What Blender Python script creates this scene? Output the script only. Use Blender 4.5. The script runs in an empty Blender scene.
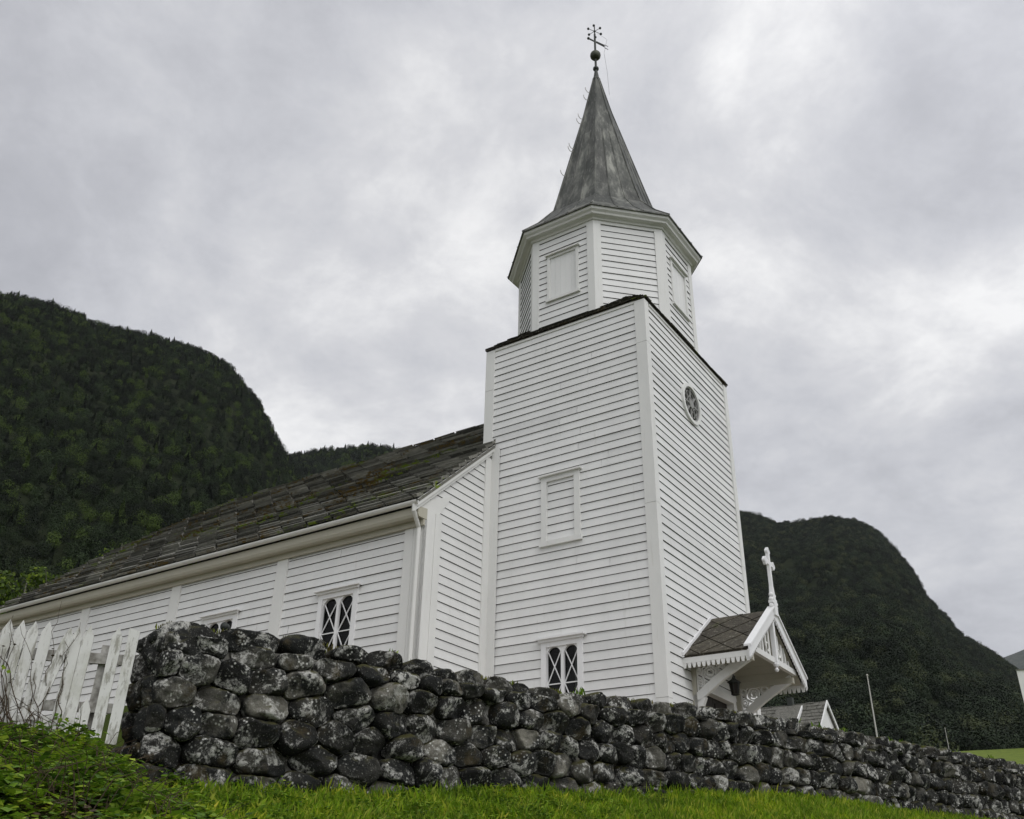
import bpy, math, random
import numpy as np
from mathutils import Vector, Matrix, noise as mnoise
R = math.radians
random.seed(7); rng = np.random.default_rng(7)
scn = bpy.context.scene
HAZE = 4.2e-5
COL = scn.collection

# ------------------------------------------------------------------ materials
def new_mat(name):
    m = bpy.data.materials.new(name); m.use_nodes = True
    nt = m.node_tree; b = nt.nodes['Principled BSDF']
    return m, nt, b
def nd(nt, t, **kw):
    n = nt.nodes.new(t)
    for k, v in kw.items():
        if k in n.inputs.keys(): n.inputs[k].default_value = v
        else: setattr(n, k, v)
    return n
def lk(nt, a, b): nt.links.new(a, b)
def coords(nt, scale=(1, 1, 1), rot=(0, 0, 0)):
    tc = nd(nt, 'ShaderNodeTexCoord'); mp = nd(nt, 'ShaderNodeMapping')
    mp.inputs['Scale'].default_value = scale; mp.inputs['Rotation'].default_value = rot
    lk(nt, tc.outputs['Object'], mp.inputs['Vector']); return mp.outputs['Vector']
def noise(nt, vec, scale, detail=4, rough=.55, dist=0):
    n = nd(nt, 'ShaderNodeTexNoise', Scale=scale, Detail=detail, Roughness=rough, Distortion=dist)
    lk(nt, vec, n.inputs['Vector']); return n.outputs['Fac']
def ramp(nt, fac, stops):
    r = nd(nt, 'ShaderNodeValToRGB'); e = r.color_ramp.elements
    while len(e) > 1: e.remove(e[-1])
    e[0].position = stops[0][0]; e[0].color = col4(stops[0][1])
    for p, c in stops[1:]:
        k = e.new(p); k.color = col4(c)
    lk(nt, fac, r.inputs['Fac']); return r.outputs['Color']
def col4(c):
    if isinstance(c, (int, float)): return (c, c, c, 1)
    return (c[0], c[1], c[2], 1)
def mix(nt, fac, a, b, mode='MIX'):
    m = nd(nt, 'ShaderNodeMix', data_type='RGBA', blend_type=mode)
    for i, v in ((0, fac), (6, a), (7, b)):
        if isinstance(v, bpy.types.NodeSocket): lk(nt, v, m.inputs[i])
        elif i == 0: m.inputs[0].default_value = v
        else: m.inputs[i].default_value = col4(v)
    return m.outputs[2]
def island(nt): return nd(nt, 'ShaderNodeNewGeometry').outputs['Random Per Island']
def bump(nt, b, h, strength=.3, dist=.02):
    n = nd(nt, 'ShaderNodeBump', Strength=strength, Distance=dist)
    lk(nt, h, n.inputs['Height']); lk(nt, n.outputs['Normal'], b.inputs['Normal'])
def setc(nt, b, c, rough=.6, spec=.3):
    if isinstance(c, bpy.types.NodeSocket): lk(nt, c, b.inputs['Base Color'])
    else: b.inputs['Base Color'].default_value = col4(c)
    b.inputs['Roughness'].default_value = rough; b.inputs['Specular IOR Level'].default_value = spec

def mat_white(name, c0=(.80, .80, .785), dirt=.25, board=False):
    m, nt, b = new_mat(name)
    v = coords(nt, (1, 1, .35)); v2 = coords(nt, (1, 1, 1))
    f = ramp(nt, noise(nt, v, 1.7, 6, .6), [(.35, 0), (.75, 1)])
    c = mix(nt, f, c0, tuple(k * (1 - dirt * .35) for k in c0))
    g = ramp(nt, noise(nt, coords(nt, (1, 1, .08)), 9, 5, .7), [(.60, 0), (.85, .8)])
    bl = ramp(nt, noise(nt, coords(nt, (1, 1, 1.5)), 30, 6, .8), [(.66, 0), (.72, .4)])
    c = mix(nt, g, c, tuple(k * q for k, q in zip(c0, (.72, .72, .66))))
    c = mix(nt, bl, c, tuple(k * q for k, q in zip(c0, (.66, .65, .58))))
    if board:
        isl = ramp(nt, island(nt), [(0, .88), (.3, .96), (1, 1.0)])
        c = mix(nt, 1, c, isl, 'MULTIPLY')
    setc(nt, b, c, .55, .25)
    bump(nt, b, noise(nt, v2, 60, 3), .12, .004)
    return m
def mat_plain(name, c, rough=.6, spec=.3, metal=0, nz=None):
    m, nt, b = new_mat(name)
    if nz:
        f = noise(nt, coords(nt), nz[0], 5)
        cc = mix(nt, ramp(nt, f, [(.3, 0), (.7, 1)]), c, nz[1]); setc(nt, b, cc, rough, spec)
        bump(nt, b, f, .3, .01)
    else: setc(nt, b, c, rough, spec)
    b.inputs['Metallic'].default_value = metal
    return m
def mat_slate(name, lo, hi, moss=.5, aniso=(1, 1, 1)):
    m, nt, b = new_mat(name)
    base = mix(nt, island(nt), lo, hi)
    f = ramp(nt, noise(nt, coords(nt, aniso), 7, 8, .7), [(.3, .45), (.55, .95), (.8, 1.7)])
    c = mix(nt, 1, base, f, 'MULTIPLY')
    li = ramp(nt, noise(nt, coords(nt), 14, 4, .7), [(.58, 0), (.70, 1)])
    c = mix(nt, li, c, (.27, .26, .22))
    br = ramp(nt, noise(nt, coords(nt), .55, 4, .6), [(.50, 0), (.60, 1)])
    br2 = ramp(nt, noise(nt, coords(nt), 6, 4, .6), [(.46, 0), (.56, moss)])
    mm = mix(nt, 1, br, br2, 'MULTIPLY')
    c = mix(nt, mm, c, (.11, .075, .02))
    gr = ramp(nt, noise(nt, coords(nt, (1, 1, 1), (0, .4, 1)), .45, 3, .6), [(.55, 0), (.63, 1)])
    gr2 = ramp(nt, noise(nt, coords(nt), 5, 4, .6), [(.5, 0), (.58, moss * 1.2)])
    c = mix(nt, mix(nt, 1, gr, gr2, 'MULTIPLY'), c, (.14, .19, .02))
    setc(nt, b, c, .75, .25)
    bump(nt, b, noise(nt, coords(nt), 20, 6, .7), .5, .02)
    return m
def mat_stone(name):
    m, nt, b = new_mat(name)
    isl = island(nt)
    def cv(scale=(1, 1, 1), rot=(0, 0, 0)):
        sc = nd(nt, 'ShaderNodeMath', operation='MULTIPLY'); lk(nt, isl, sc.inputs[0]); sc.inputs[1].default_value = 61.0
        ad = nd(nt, 'ShaderNodeVectorMath', operation='ADD'); lk(nt, coords(nt, scale, rot), ad.inputs[0]); lk(nt, sc.outputs[0], ad.inputs[1]); return ad.outputs[0]
    base = ramp(nt, isl, [(0, (.008, .008, .007)), (.4, (.018, .018, .015)), (.68, (.040, .038, .031)), (.88, (.10, .096, .08)), (1, (.19, .18, .15))])
    f = ramp(nt, noise(nt, cv(), 5, 8, .7), [(.32, .5), (.5, .95), (.72, 1.8)])
    c = mix(nt, 1, base, f, 'MULTIPLY')
    dk = ramp(nt, noise(nt, cv(), 2.3, 5, .65), [(.45, 0), (.57, 1)])          # black algae
    c = mix(nt, dk, c, (.010, .011, .010))
    pl = ramp(nt, noise(nt, cv(), 3.4, 7, .72, .6), [(.52, 0), (.585, .95)])     # pale lichen fields
    brk = ramp(nt, noise(nt, cv(), 17, 7, .8), [(.44, .0), (.53, 1)])
    c = mix(nt, mix(nt, 1, pl, brk, 'MULTIPLY'), c, (.50, .495, .46))
    vo = nd(nt, 'ShaderNodeTexVoronoi', Scale=24.0); lk(nt, cv(), vo.inputs['Vector'])
    sp = ramp(nt, vo.outputs['Distance'], [(.16, 1), (.36, 0)])
    sm = ramp(nt, noise(nt, cv(), 4.1, 4, .6), [(.52, 0), (.60, 1)])
    c = mix(nt, mix(nt, 1, sp, sm, 'MULTIPLY'), c, (.60, .60, .56))                  # white lichen dots
    fs = ramp(nt, noise(nt, cv(), 55, 3, .6), [(.61, 0), (.70, .6)])
    c = mix(nt, fs, c, (.30, .30, .27))
    bn = ramp(nt, noise(nt, cv((1, 1, 1), (1, 2, 0)), 2.8, 5, .65), [(.58, 0), (.68, .75)])
    c = mix(nt, bn, c, (.055, .042, .018))
    geo = nd(nt, 'ShaderNodeNewGeometry'); sx = nd(nt, 'ShaderNodeSeparateXYZ'); lk(nt, geo.outputs['Normal'], sx.inputs[0])
    up = ramp(nt, sx.outputs['Z'], [(.40, 0), (.75, 1)])
    mn = ramp(nt, noise(nt, cv(), 3, 5, .7), [(.45, 0), (.56, 1)])
    c = mix(nt, mix(nt, 1, up, mn, 'MULTIPLY'), c, (.05, .048, .012))
    setc(nt, b, c, .82, .3)
    h = mix(nt, .5, noise(nt, cv(), 16, 8, .7), noise(nt, cv(), 55, 4, .7))
    bump(nt, b, h, .9, .035)
    return m
def mat_leaf(name, c1, c2, c3=None, trans=.25):
    m, nt, b = new_mat(name)
    oi = nd(nt, 'ShaderNodeObjectInfo')
    stops = [(0, c1), (.6, c2)] + ([(1, c3)] if c3 else [])
    c = ramp(nt, island(nt), stops)
    pt = ramp(nt, noise(nt, coords(nt), 1.9, 6, .7), [(.36, (.45, .50, .55)), (.5, (.95, .95, 1)), (.64, (1.5, 1.25, 1))])
    c = mix(nt, 1, c, pt, 'MULTIPLY')
    setc(nt, b, c, .6, .2)
    if trans:
        tr = nd(nt, 'ShaderNodeBsdfTranslucent'); lk(nt, c, tr.inputs['Color'])
        mx = nd(nt, 'ShaderNodeMixShader'); mx.inputs[0].default_value = trans
        out = nt.nodes['Material Output']
        lk(nt, b.outputs[0], mx.inputs[1]); lk(nt, tr.outputs[0], mx.inputs[2]); lk(nt, mx.outputs[0], out.inputs['Surface'])
    return m

M = {}
M['siding'] = mat_white('white_painted_boards', board=True)
M['trim'] = mat_white('white_painted_trim', (.77, .77, .745))
M['trim_new'] = mat_white('white_painted_new', (.82, .82, .82), .1)
M['gap'] = mat_plain('shade_dark_joint_wood', (.13, .128, .112), .9, .1)  # bare-wood tone kept dark to stand in for shade inside the lap grooves
M['picket'] = None
M['slate'] = mat_slate('nave_slate', (.055, .054, .047), (.30, .295, .26), 1.0, (5, .5, 1))
M['slate_edge'] = mat_slate('tower_slate', (.03, .028, .022), (.07, .065, .05), .5)
M['slate_porch'] = mat_slate('porch_slate', (.055, .048, .036), (.085, .075, .055), .12)
M['slate_house'] = mat_slate('house_slate', (.12, .118, .10), (.17, .165, .145), 0)
M['stone'] = mat_stone('lichened_stone')
M['mortar'] = mat_plain('lime_mortar', (.05, .047, .04), .9, .1, 0, (2.2, (.52, .51, .46)))
M['iron'] = mat_plain('dark_iron', (.035, .04, .035), .55, .4, .2)
M['ball'] = mat_plain('green_copper', (.07, .075, .055), .5, .4, .5)
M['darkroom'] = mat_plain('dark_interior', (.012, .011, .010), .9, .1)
M['curtain'] = mat_plain('grey_curtain', (.32, .32, .31), .9, .1)
M['door'] = mat_plain('dark_door', (.02, .016, .012), .6, .3)
M['wood'] = mat_plain('weathered_wood', (.10, .09, .072), .85, .1, 0, (14, (.22, .2, .17)))
M['rail'] = mat_plain('weathered_pale_rail', (.16, .15, .13), .85, .1, 0, (12, (.50, .49, .46)))
M['soffit'] = mat_white('cream_soffit', (.47, .45, .37))  # darker and yellower than the white trim paint
M['gutter'] = mat_white('gutter_paint', (.72, .72, .69))
M['pole'] = mat_plain('pale_pole', (.5, .49, .45), .6)
M['twig'] = mat_plain('brown_twig', (.07, .052, .035), .9, .1)
M['bark'] = mat_plain('tree_bark', (.09, .08, .065), .9, .1, 0, (10, (.2, .19, .17)))
M['plaster'] = mat_white('far_white_wall', (.78, .78, .77), .1)
def picket_mat():
    m, nt, b = new_mat('peeling_white_picket')
    f = ramp(nt, noise(nt, coords(nt, (1, 1, .25)), 16, 7, .75), [(.50, 0), (.60, 1)])
    isl = ramp(nt, island(nt), [(0, .55), (1, 1.0)])
    c = mix(nt, mix(nt, 1, f, isl, 'MULTIPLY'), (.66, .66, .63), (.26, .25, .21))
    f2 = ramp(nt, noise(nt, coords(nt), 5, 4), [(.5, 0), (.75, .6)]); c = mix(nt, f2, c, (.40, .40, .33))
    setc(nt, b, c, .75, .2); bump(nt, b, f, .4, .004); return m
M['picket'] = picket_mat()
def spire_mat():
    m, nt, b = new_mat('patinated_spire_sheet')
    f = noise(nt, coords(nt, (1, 1, .12)), 5.5, 8, .6)
    c = ramp(nt, f, [(.36, (.035, .038, .032)), (.5, (.095, .098, .085)), (.64, (.21, .212, .185))])
    isl = ramp(nt, island(nt), [(0, .6), (1, 1.4)]); c = mix(nt, 1, c, isl, 'MULTIPLY')
    k = ramp(nt, noise(nt, coords(nt, (1, 1, .5)), 1.0, 5, .6), [(.45, 0), (.60, .85)]); c = mix(nt, k, c, (.030, .034, .028))
    st = ramp(nt, noise(nt, coords(nt, (1, 1, .03)), 16, 3, .6), [(.55, 0), (.66, .35)]); c = mix(nt, st, c, (.26, .26, .235))
    setc(nt, b, c, .55, .35); b.inputs['Metallic'].default_value = .1
    bump(nt, b, noise(nt, coords(nt), 3, 4), .2, .04); return m
M['spire'] = spire_mat()
def glass_mat():
    m, nt, b = new_mat('window_glass')
    t = nd(nt, 'ShaderNodeBsdfTransparent'); t.inputs[0].default_value = (.45, .48, .47, 1)
    g = nd(nt, 'ShaderNodeBsdfGlossy', Roughness=.03)
    mx = nd(nt, 'ShaderNodeMixShader'); mx.inputs[0].default_value = .02
    lk(nt, t.outputs[0], mx.inputs[1]); lk(nt, g.outputs[0], mx.inputs[2]); lk(nt, mx.outputs[0], nt.nodes['Material Output'].inputs['Surface'])
    return m
M['glass'] = glass_mat()
def ground_mat():
    m, nt, b = new_mat('grass_ground')
    c = ramp(nt, noise(nt, coords(nt), .9, 8, .65), [(.3, (.022, .026, .008)), (.55, (.04, .058, .009)), (.75, (.065, .09, .012))])
    setc(nt, b, c, .9, .1); bump(nt, b, noise(nt, coords(nt), 12, 5), .6, .05); return m
M['ground'] = ground_mat()
M['gravel'] = mat_plain('brown_gravel', (.24, .205, .16), .9, .1, 0, (8, (.33, .29, .24)))
def hill_mat(name, a, b_, c_, haze=0):
    m, nt, b = new_mat(name)
    c = ramp(nt, noise(nt, coords(nt), .05, 8, .7), [(.35, a), (.55, b_), (.75, c_)])
    setc(nt, b, c, .95, .05); bump(nt, b, noise(nt, coords(nt), .2, 6, .7), 1, 2); return m
M['hill'] = hill_mat('forest_floor', (.010, .014, .007), (.02, .026, .012), (.035, .038, .025))
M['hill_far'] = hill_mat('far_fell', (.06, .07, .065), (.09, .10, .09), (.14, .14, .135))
M['rock'] = mat_plain('cliff_rock', (.10, .10, .095), .9, .1, 0, (.5, (.2, .2, .19)))
def forest_mat(name, c1, c2, c3):
    m, nt, b = new_mat(name)
    oi = nd(nt, 'ShaderNodeObjectInfo')
    geo = nd(nt, 'ShaderNodeNewGeometry')
    n = nd(nt, 'ShaderNodeTexNoise', Scale=.035, Detail=4.0); lk(nt, geo.outputs['Position'], n.inputs['Vector'])
    ad = nd(nt, 'ShaderNodeMath', operation='MULTIPLY_ADD'); lk(nt, n.outputs['Fac'], ad.inputs[0]); ad.inputs[1].default_value = .30
    lk(nt, oi.outputs['Random'], ad.inputs[2])
    c = ramp(nt, ad.outputs[0], [(.25, c1), (.75, tuple(.5 * (a + b) for a, b in zip(c1, c2))), (1.16, c2), (1.28, c3)])
    il = ramp(nt, geo.outputs['Random Per Island'], [(0, .75), (1, 1.3)])
    c = mix(nt, 1, c, il, 'MULTIPLY')
    setc(nt, b, c, .8, .1); return m
M['forest_l'] = forest_mat('left_forest_leaves', (.009, .0125, .008), (.034, .053, .022), (.058, .088, .020))
M['forest_r'] = forest_mat('right_forest_leaves', (.013, .0175, .012), (.042, .059, .033), (.055, .066, .032))
M['grass'] = mat_leaf('grass_blades', (.10, .19, .008), (.21, .36, .012), (.40, .44, .06), .4)
M['meadow'] = mat_plain('meadow_grass', (.075, .115, .015), .9, .1, 0, (1.6, (.16, .20, .03)))
M['weed'] = mat_leaf('weed_leaves', (.04, .09, .010), (.15, .28, .02), (.34, .46, .05), .35)
M['fern'] = mat_leaf('fern_green', (.08, .17, .012), (.16, .28, .02), (.24, .34, .03), .35)
M['litter'] = mat_leaf('brown_litter', (.03, .022, .012), (.07, .05, .025), (.12, .09, .05), .1)
M['moss'] = mat_leaf('moss_tufts', (.05, .045, .012), (.09, .085, .015), (.17, .23, .02), .1)
M['tree_bright'] = mat_leaf('birch_leaves', (.025, .045, .008), (.07, .12, .012), (.16, .24, .02), .3)
M['tree_dark'] = mat_leaf('dark_leaves', (.015, .024, .007), (.03, .045, .01), (.06, .09, .015), .2)

# ------------------------------------------------------------------ mesh helpers
class MB:
    def __init__(s): s.v = []; s.f = []; s.m = []
    def quad(s, *p, mi=0):
        n = len(s.v); s.v += [tuple(q) for q in p]; s.f.append(tuple(range(n, n + len(p)))); s.m.append(mi)
    def hexa(s, p, mi=0):     # p: 8 points, bottom 0-3 ccw, top 4-7
        n = len(s.v); s.v += [tuple(q) for q in p]
        for f in ((3, 2, 1, 0), (4, 5, 6, 7), (0, 1, 5, 4), (1, 2, 6, 5), (2, 3, 7, 6), (3, 0, 4, 7)):
            s.f.append(tuple(n + i for i in f)); s.m.append(mi)
    def box(s, x0, x1, y0, y1, z0, z1, mi=0):
        s.hexa([(x0, y0, z0), (x1, y0, z0), (x1, y1, z0), (x0, y1, z0), (x0, y0, z1), (x1, y0, z1), (x1, y1, z1), (x0, y1, z1)], mi)
    def fbox(s, F, u0, u1, z0, z1, o0, o1, mi=0):      # box on a face map F(u,out,z)
        s.hexa([F(u0, o0, z0), F(u1, o0, z0), F(u1, o1, z0), F(u0, o1, z0), F(u0, o0, z1), F(u1, o0, z1), F(u1, o1, z1), F(u0, o1, z1)], mi)
    def bar(s, a, b, w, h, up=(0, 0, 1), mi=0):
        a = Vector(a); b = Vector(b); d = (b - a).normalized(); up = Vector(up)
        x = d.cross(up)
        if x.length < 1e-4: x = d.cross(Vector((1, 0, 0)))
        x.normalize(); y = x.cross(d).normalized(); x *= w / 2; y *= h / 2
        s.hexa([a - x - y, a + x - y, b + x - y, b - x - y, a - x + y, a + x + y, b + x + y, b - x + y], mi)
    def tube(s, pts, rad, n=8, mi=0, caps=True):
        pts = [Vector(p) for p in pts]
        if not hasattr(rad, '__len__'): rad = [rad] * len(pts)
        base = len(s.v); prev = None
        for i, p in enumerate(pts):
            d = (pts[min(i + 1, len(pts) - 1)] - pts[max(i - 1, 0)]).normalized()
            if prev is None:
                x = d.cross(Vector((0, 0, 1)));
                if x.length < 1e-3: x = d.cross(Vector((1, 0, 0)))
            else: x = prev - d * prev.dot(d)
            x.normalize(); prev = x; y = d.cross(x)
            for k in range(n):
                t = 2 * math.pi * k / n; s.v.append(tuple(p + (x * math.cos(t) + y * math.sin(t)) * rad[i]))
        for i in range(len(pts) - 1):
            for k in range(n):
                a = base + i * n + k; b = base + i * n + (k + 1) % n
                s.f.append((a, b, b + n, a + n)); s.m.append(mi)
        if caps:
            s.f.append(tuple(base + k for k in reversed(range(n)))); s.m.append(mi)
            s.f.append(tuple(base + (len(pts) - 1) * n + k for k in range(n))); s.m.append(mi)
    def lathe(s, c, prof, n=16, mi=0, ph=0, sc=1):
        base = len(s.v)
        for r, z in prof:
            for k in range(n):
                t = 2 * math.pi * (k + ph) / n; s.v.append((c[0] + r * math.cos(t) * sc, c[1] + r * math.sin(t) * sc, c[2] + z))
        for i in range(len(prof) - 1):
            for k in range(n):
                a = base + i * n + k; b = base + i * n + (k + 1) % n
                s.f.append((a, b, b + n, a + n)); s.m.append(mi)
    def prism(s, poly, off, mi=0):
        n = len(s.v); k = len(poly); o = Vector(off)
        s.v += [tuple(p) for p in poly] + [tuple(Vector(p) + o) for p in poly]
        s.f.append(tuple(range(n + k - 1, n - 1, -1))); s.f.append(tuple(range(n + k, n + 2 * k))); s.m += [mi, mi]
        for i in range(k):
            j = (i + 1) % k; s.f.append((n + i, n + j, n + k + j, n + k + i)); s.m.append(mi)
    def ball(s, c, r, n=12, mi=0, sz=1):
        s.lathe(c, [(max(1e-4, r * math.sin(math.pi * i / 8)), -r * sz * math.cos(math.pi * i / 8)) for i in range(9)], n, mi)
    def ring(s, c, ax1, ax2, r, t, n=20, mi=0, a0=0, a1=360, m=6):
        c = Vector(c); ax1 = Vector(ax1); ax2 = Vector(ax2)
        pts = [c + ax1 * r * math.cos(R(a0 + (a1 - a0) * i / n)) + ax2 * r * math.sin(R(a0 + (a1 - a0) * i / n)) for i in range(n + 1)]
        s.tube(pts, t, m, mi)
    def build(s, name, mats, parent=None, smooth=False, off=(0, 0, 0)):
        me = bpy.data.meshes.new(name)
        v = np.array(s.v, dtype=float).reshape(-1, 3) - np.array(off)
        me.from_pydata(v.tolist(), [], s.f)
        if not isinstance(mats, (list, tuple)): mats = [mats]
        for m in mats: me.materials.append(M[m] if isinstance(m, str) else m)
        if len(mats) > 1: me.polygons.foreach_set('material_index', s.m)
        if smooth: me.polygons.foreach_set('use_smooth', [True] * len(s.f))
        me.update()
        o = bpy.data.objects.new(name, me); COL.objects.link(o)
        if parent: o.parent = parent
        return o
def np_mesh(name, verts, faces, mat, smooth=False, parent=None):
    me = bpy.data.meshes.new(name)
    verts = np.ascontiguousarray(verts, dtype=np.float32); faces = np.ascontiguousarray(faces, dtype=np.int32)
    nf, k = faces.shape
    me.vertices.add(len(verts)); me.vertices.foreach_set('co', verts.ravel())
    me.loops.add(nf * k); me.loops.foreach_set('vertex_index', faces.ravel())
    me.polygons.add(nf); me.polygons.foreach_set('loop_start', np.arange(0, nf * k, k, dtype=np.int32))
    try: me.polygons.foreach_set('loop_total', np.full(nf, k, dtype=np.int32))
    except Exception: pass
    if smooth: me.polygons.foreach_set('use_smooth', np.ones(nf, dtype=bool))
    me.materials.append(M[mat] if isinstance(mat, str) else mat)
    me.update(calc_edges=True)
    o = bpy.data.objects.new(name, me); COL.objects.link(o)
    if parent: o.parent = parent
    return o
def empty(name, loc, rz=0, parent=None):
    o = bpy.data.objects.new(name, None); COL.objects.link(o); o.location = loc; o.rotation_euler = (0, 0, rz)
    o.empty_display_size = .3
    if parent: o.parent = parent
    return o
def tag(o, label=None, cat=None, group=None, kind=None):
    if label: o['label'] = label
    if cat: o['category'] = cat
    if group: o['group'] = group
    if kind: o['kind'] = kind
    return o

# ------------------------------------------------------------------ church frame:  x=b (along the front), y=a (along the nave), z
TH = .97115; G = 2.2
P0 = (3.16066, 18.73527)
church = empty('church', (P0[0], P0[1], G), TH)
tag(church, 'white timber church with square tower, grey spire and mossy slate roof', 'church')
OFF = (0, 0, G)
def cb(mb, name, mats, parent=church, smooth=False): return mb.build(name, mats, parent, smooth, OFF)

def each(mb, name, mats, parent=church):
    # one object per connected piece
    par = list(range(len(mb.v)))
    def fd(i):
        while par[i] != i: par[i] = par[par[i]]; i = par[i]
        return i
    for f in mb.f:
        for q in f[1:]: par[fd(q)] = fd(f[0])
    groups = {}
    for f in mb.f: groups.setdefault(fd(f[0]), []).append(f)
    out = []
    for fs in groups.values():
        used = sorted(set(i for f in fs for i in f)); mp = {v: k for k, v in enumerate(used)}
        b = MB(); b.v = [mb.v[i] for i in used]; b.f = [tuple(mp[i] for i in f) for f in fs]; b.m = [0] * len(fs); out.append(cb(b, name, mats, parent))
    return out
TA, TB, TZ = 4.62, 5.08, 13.45
FA = lambda u, o, z: (-o, u, z)                 # tower side face (b=0), u=a
FB = lambda u, o, z: (u, -o, z)                 # tower front (a=0), u=b
FA2 = lambda u, o, z: (TB + o, TA - u, z)
FB2 = lambda u, o, z: (TB - u, TA + o, z)
NW = -2.45
FN = lambda u, o, z: (NW - o, u, z)             # nave long wall
GA = 4.42
FG = lambda u, o, z: (u, GA - o, z)             # nave gable wall facing front

def siding(mb, F, ulo, uhi, z0, z1, holes=(), e=.2, ph=0.0):
    """lapped boards: ulo/uhi are functions of z; holes = (u0,u1,z0,z1)"""
    zk = z0 - ((z0 - ph) % e)
    while zk < z1:
        za, zb = max(zk, z0), min(zk + e - .010, z1)
        zg = min(zk + e, z1)
        if zb - za > .02:
            cuts = [za, zb] + [q for h in holes for q in (h[2], h[3]) if za < q < zb]
            cuts = sorted(set(cuts))
            jt = random.uniform(-.003, .003)
            ob = lambda z: .027 + jt - .021 * (z - zk) / e
            for a, b in zip(cuts[:-1], cuts[1:]):
                mid = (a + b) / 2
                segs = [(ulo, uhi, False, False)]
                hs = sorted([h for h in holes if h[2] < mid < h[3]])
                lo = None; rng_ = []
                cur = ulo
                for h in hs:
                    rng_.append((cur, (lambda z, q=h[0]: q))); cur = (lambda z, q=h[1]: q)
                rng_.append((cur, uhi))
                for l, h in rng_:
                  if True:
                    if h(mid) - l(mid) < .01: continue
                    if h(mid) - l(mid) > 2.4 and random.random() < .45:
                        xj = random.uniform(l(mid) + .7, h(mid) - .7)
                        lst = [(l, const(xj - .0025)), (const(xj + .0025), h)]
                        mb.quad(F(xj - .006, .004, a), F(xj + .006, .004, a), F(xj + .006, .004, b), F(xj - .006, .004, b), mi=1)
                    else: lst = [(l, h)]
                  for l, h in lst:
                    jt2 = random.uniform(-.002, .002); ob = lambda z: .027 + jt + jt2 - .021 * (z - zk) / e
                    mb.quad(F(l(a), ob(a), a), F(h(a), ob(a), a), F(h(b), ob(b), b), F(l(b), ob(b), b))
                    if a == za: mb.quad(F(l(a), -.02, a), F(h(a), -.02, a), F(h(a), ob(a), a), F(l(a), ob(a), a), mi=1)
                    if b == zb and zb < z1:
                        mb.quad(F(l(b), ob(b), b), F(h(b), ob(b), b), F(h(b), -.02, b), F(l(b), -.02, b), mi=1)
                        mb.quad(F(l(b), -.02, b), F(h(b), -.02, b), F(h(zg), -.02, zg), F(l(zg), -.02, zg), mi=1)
        zk += e
const = lambda c: (lambda z: c)

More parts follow.
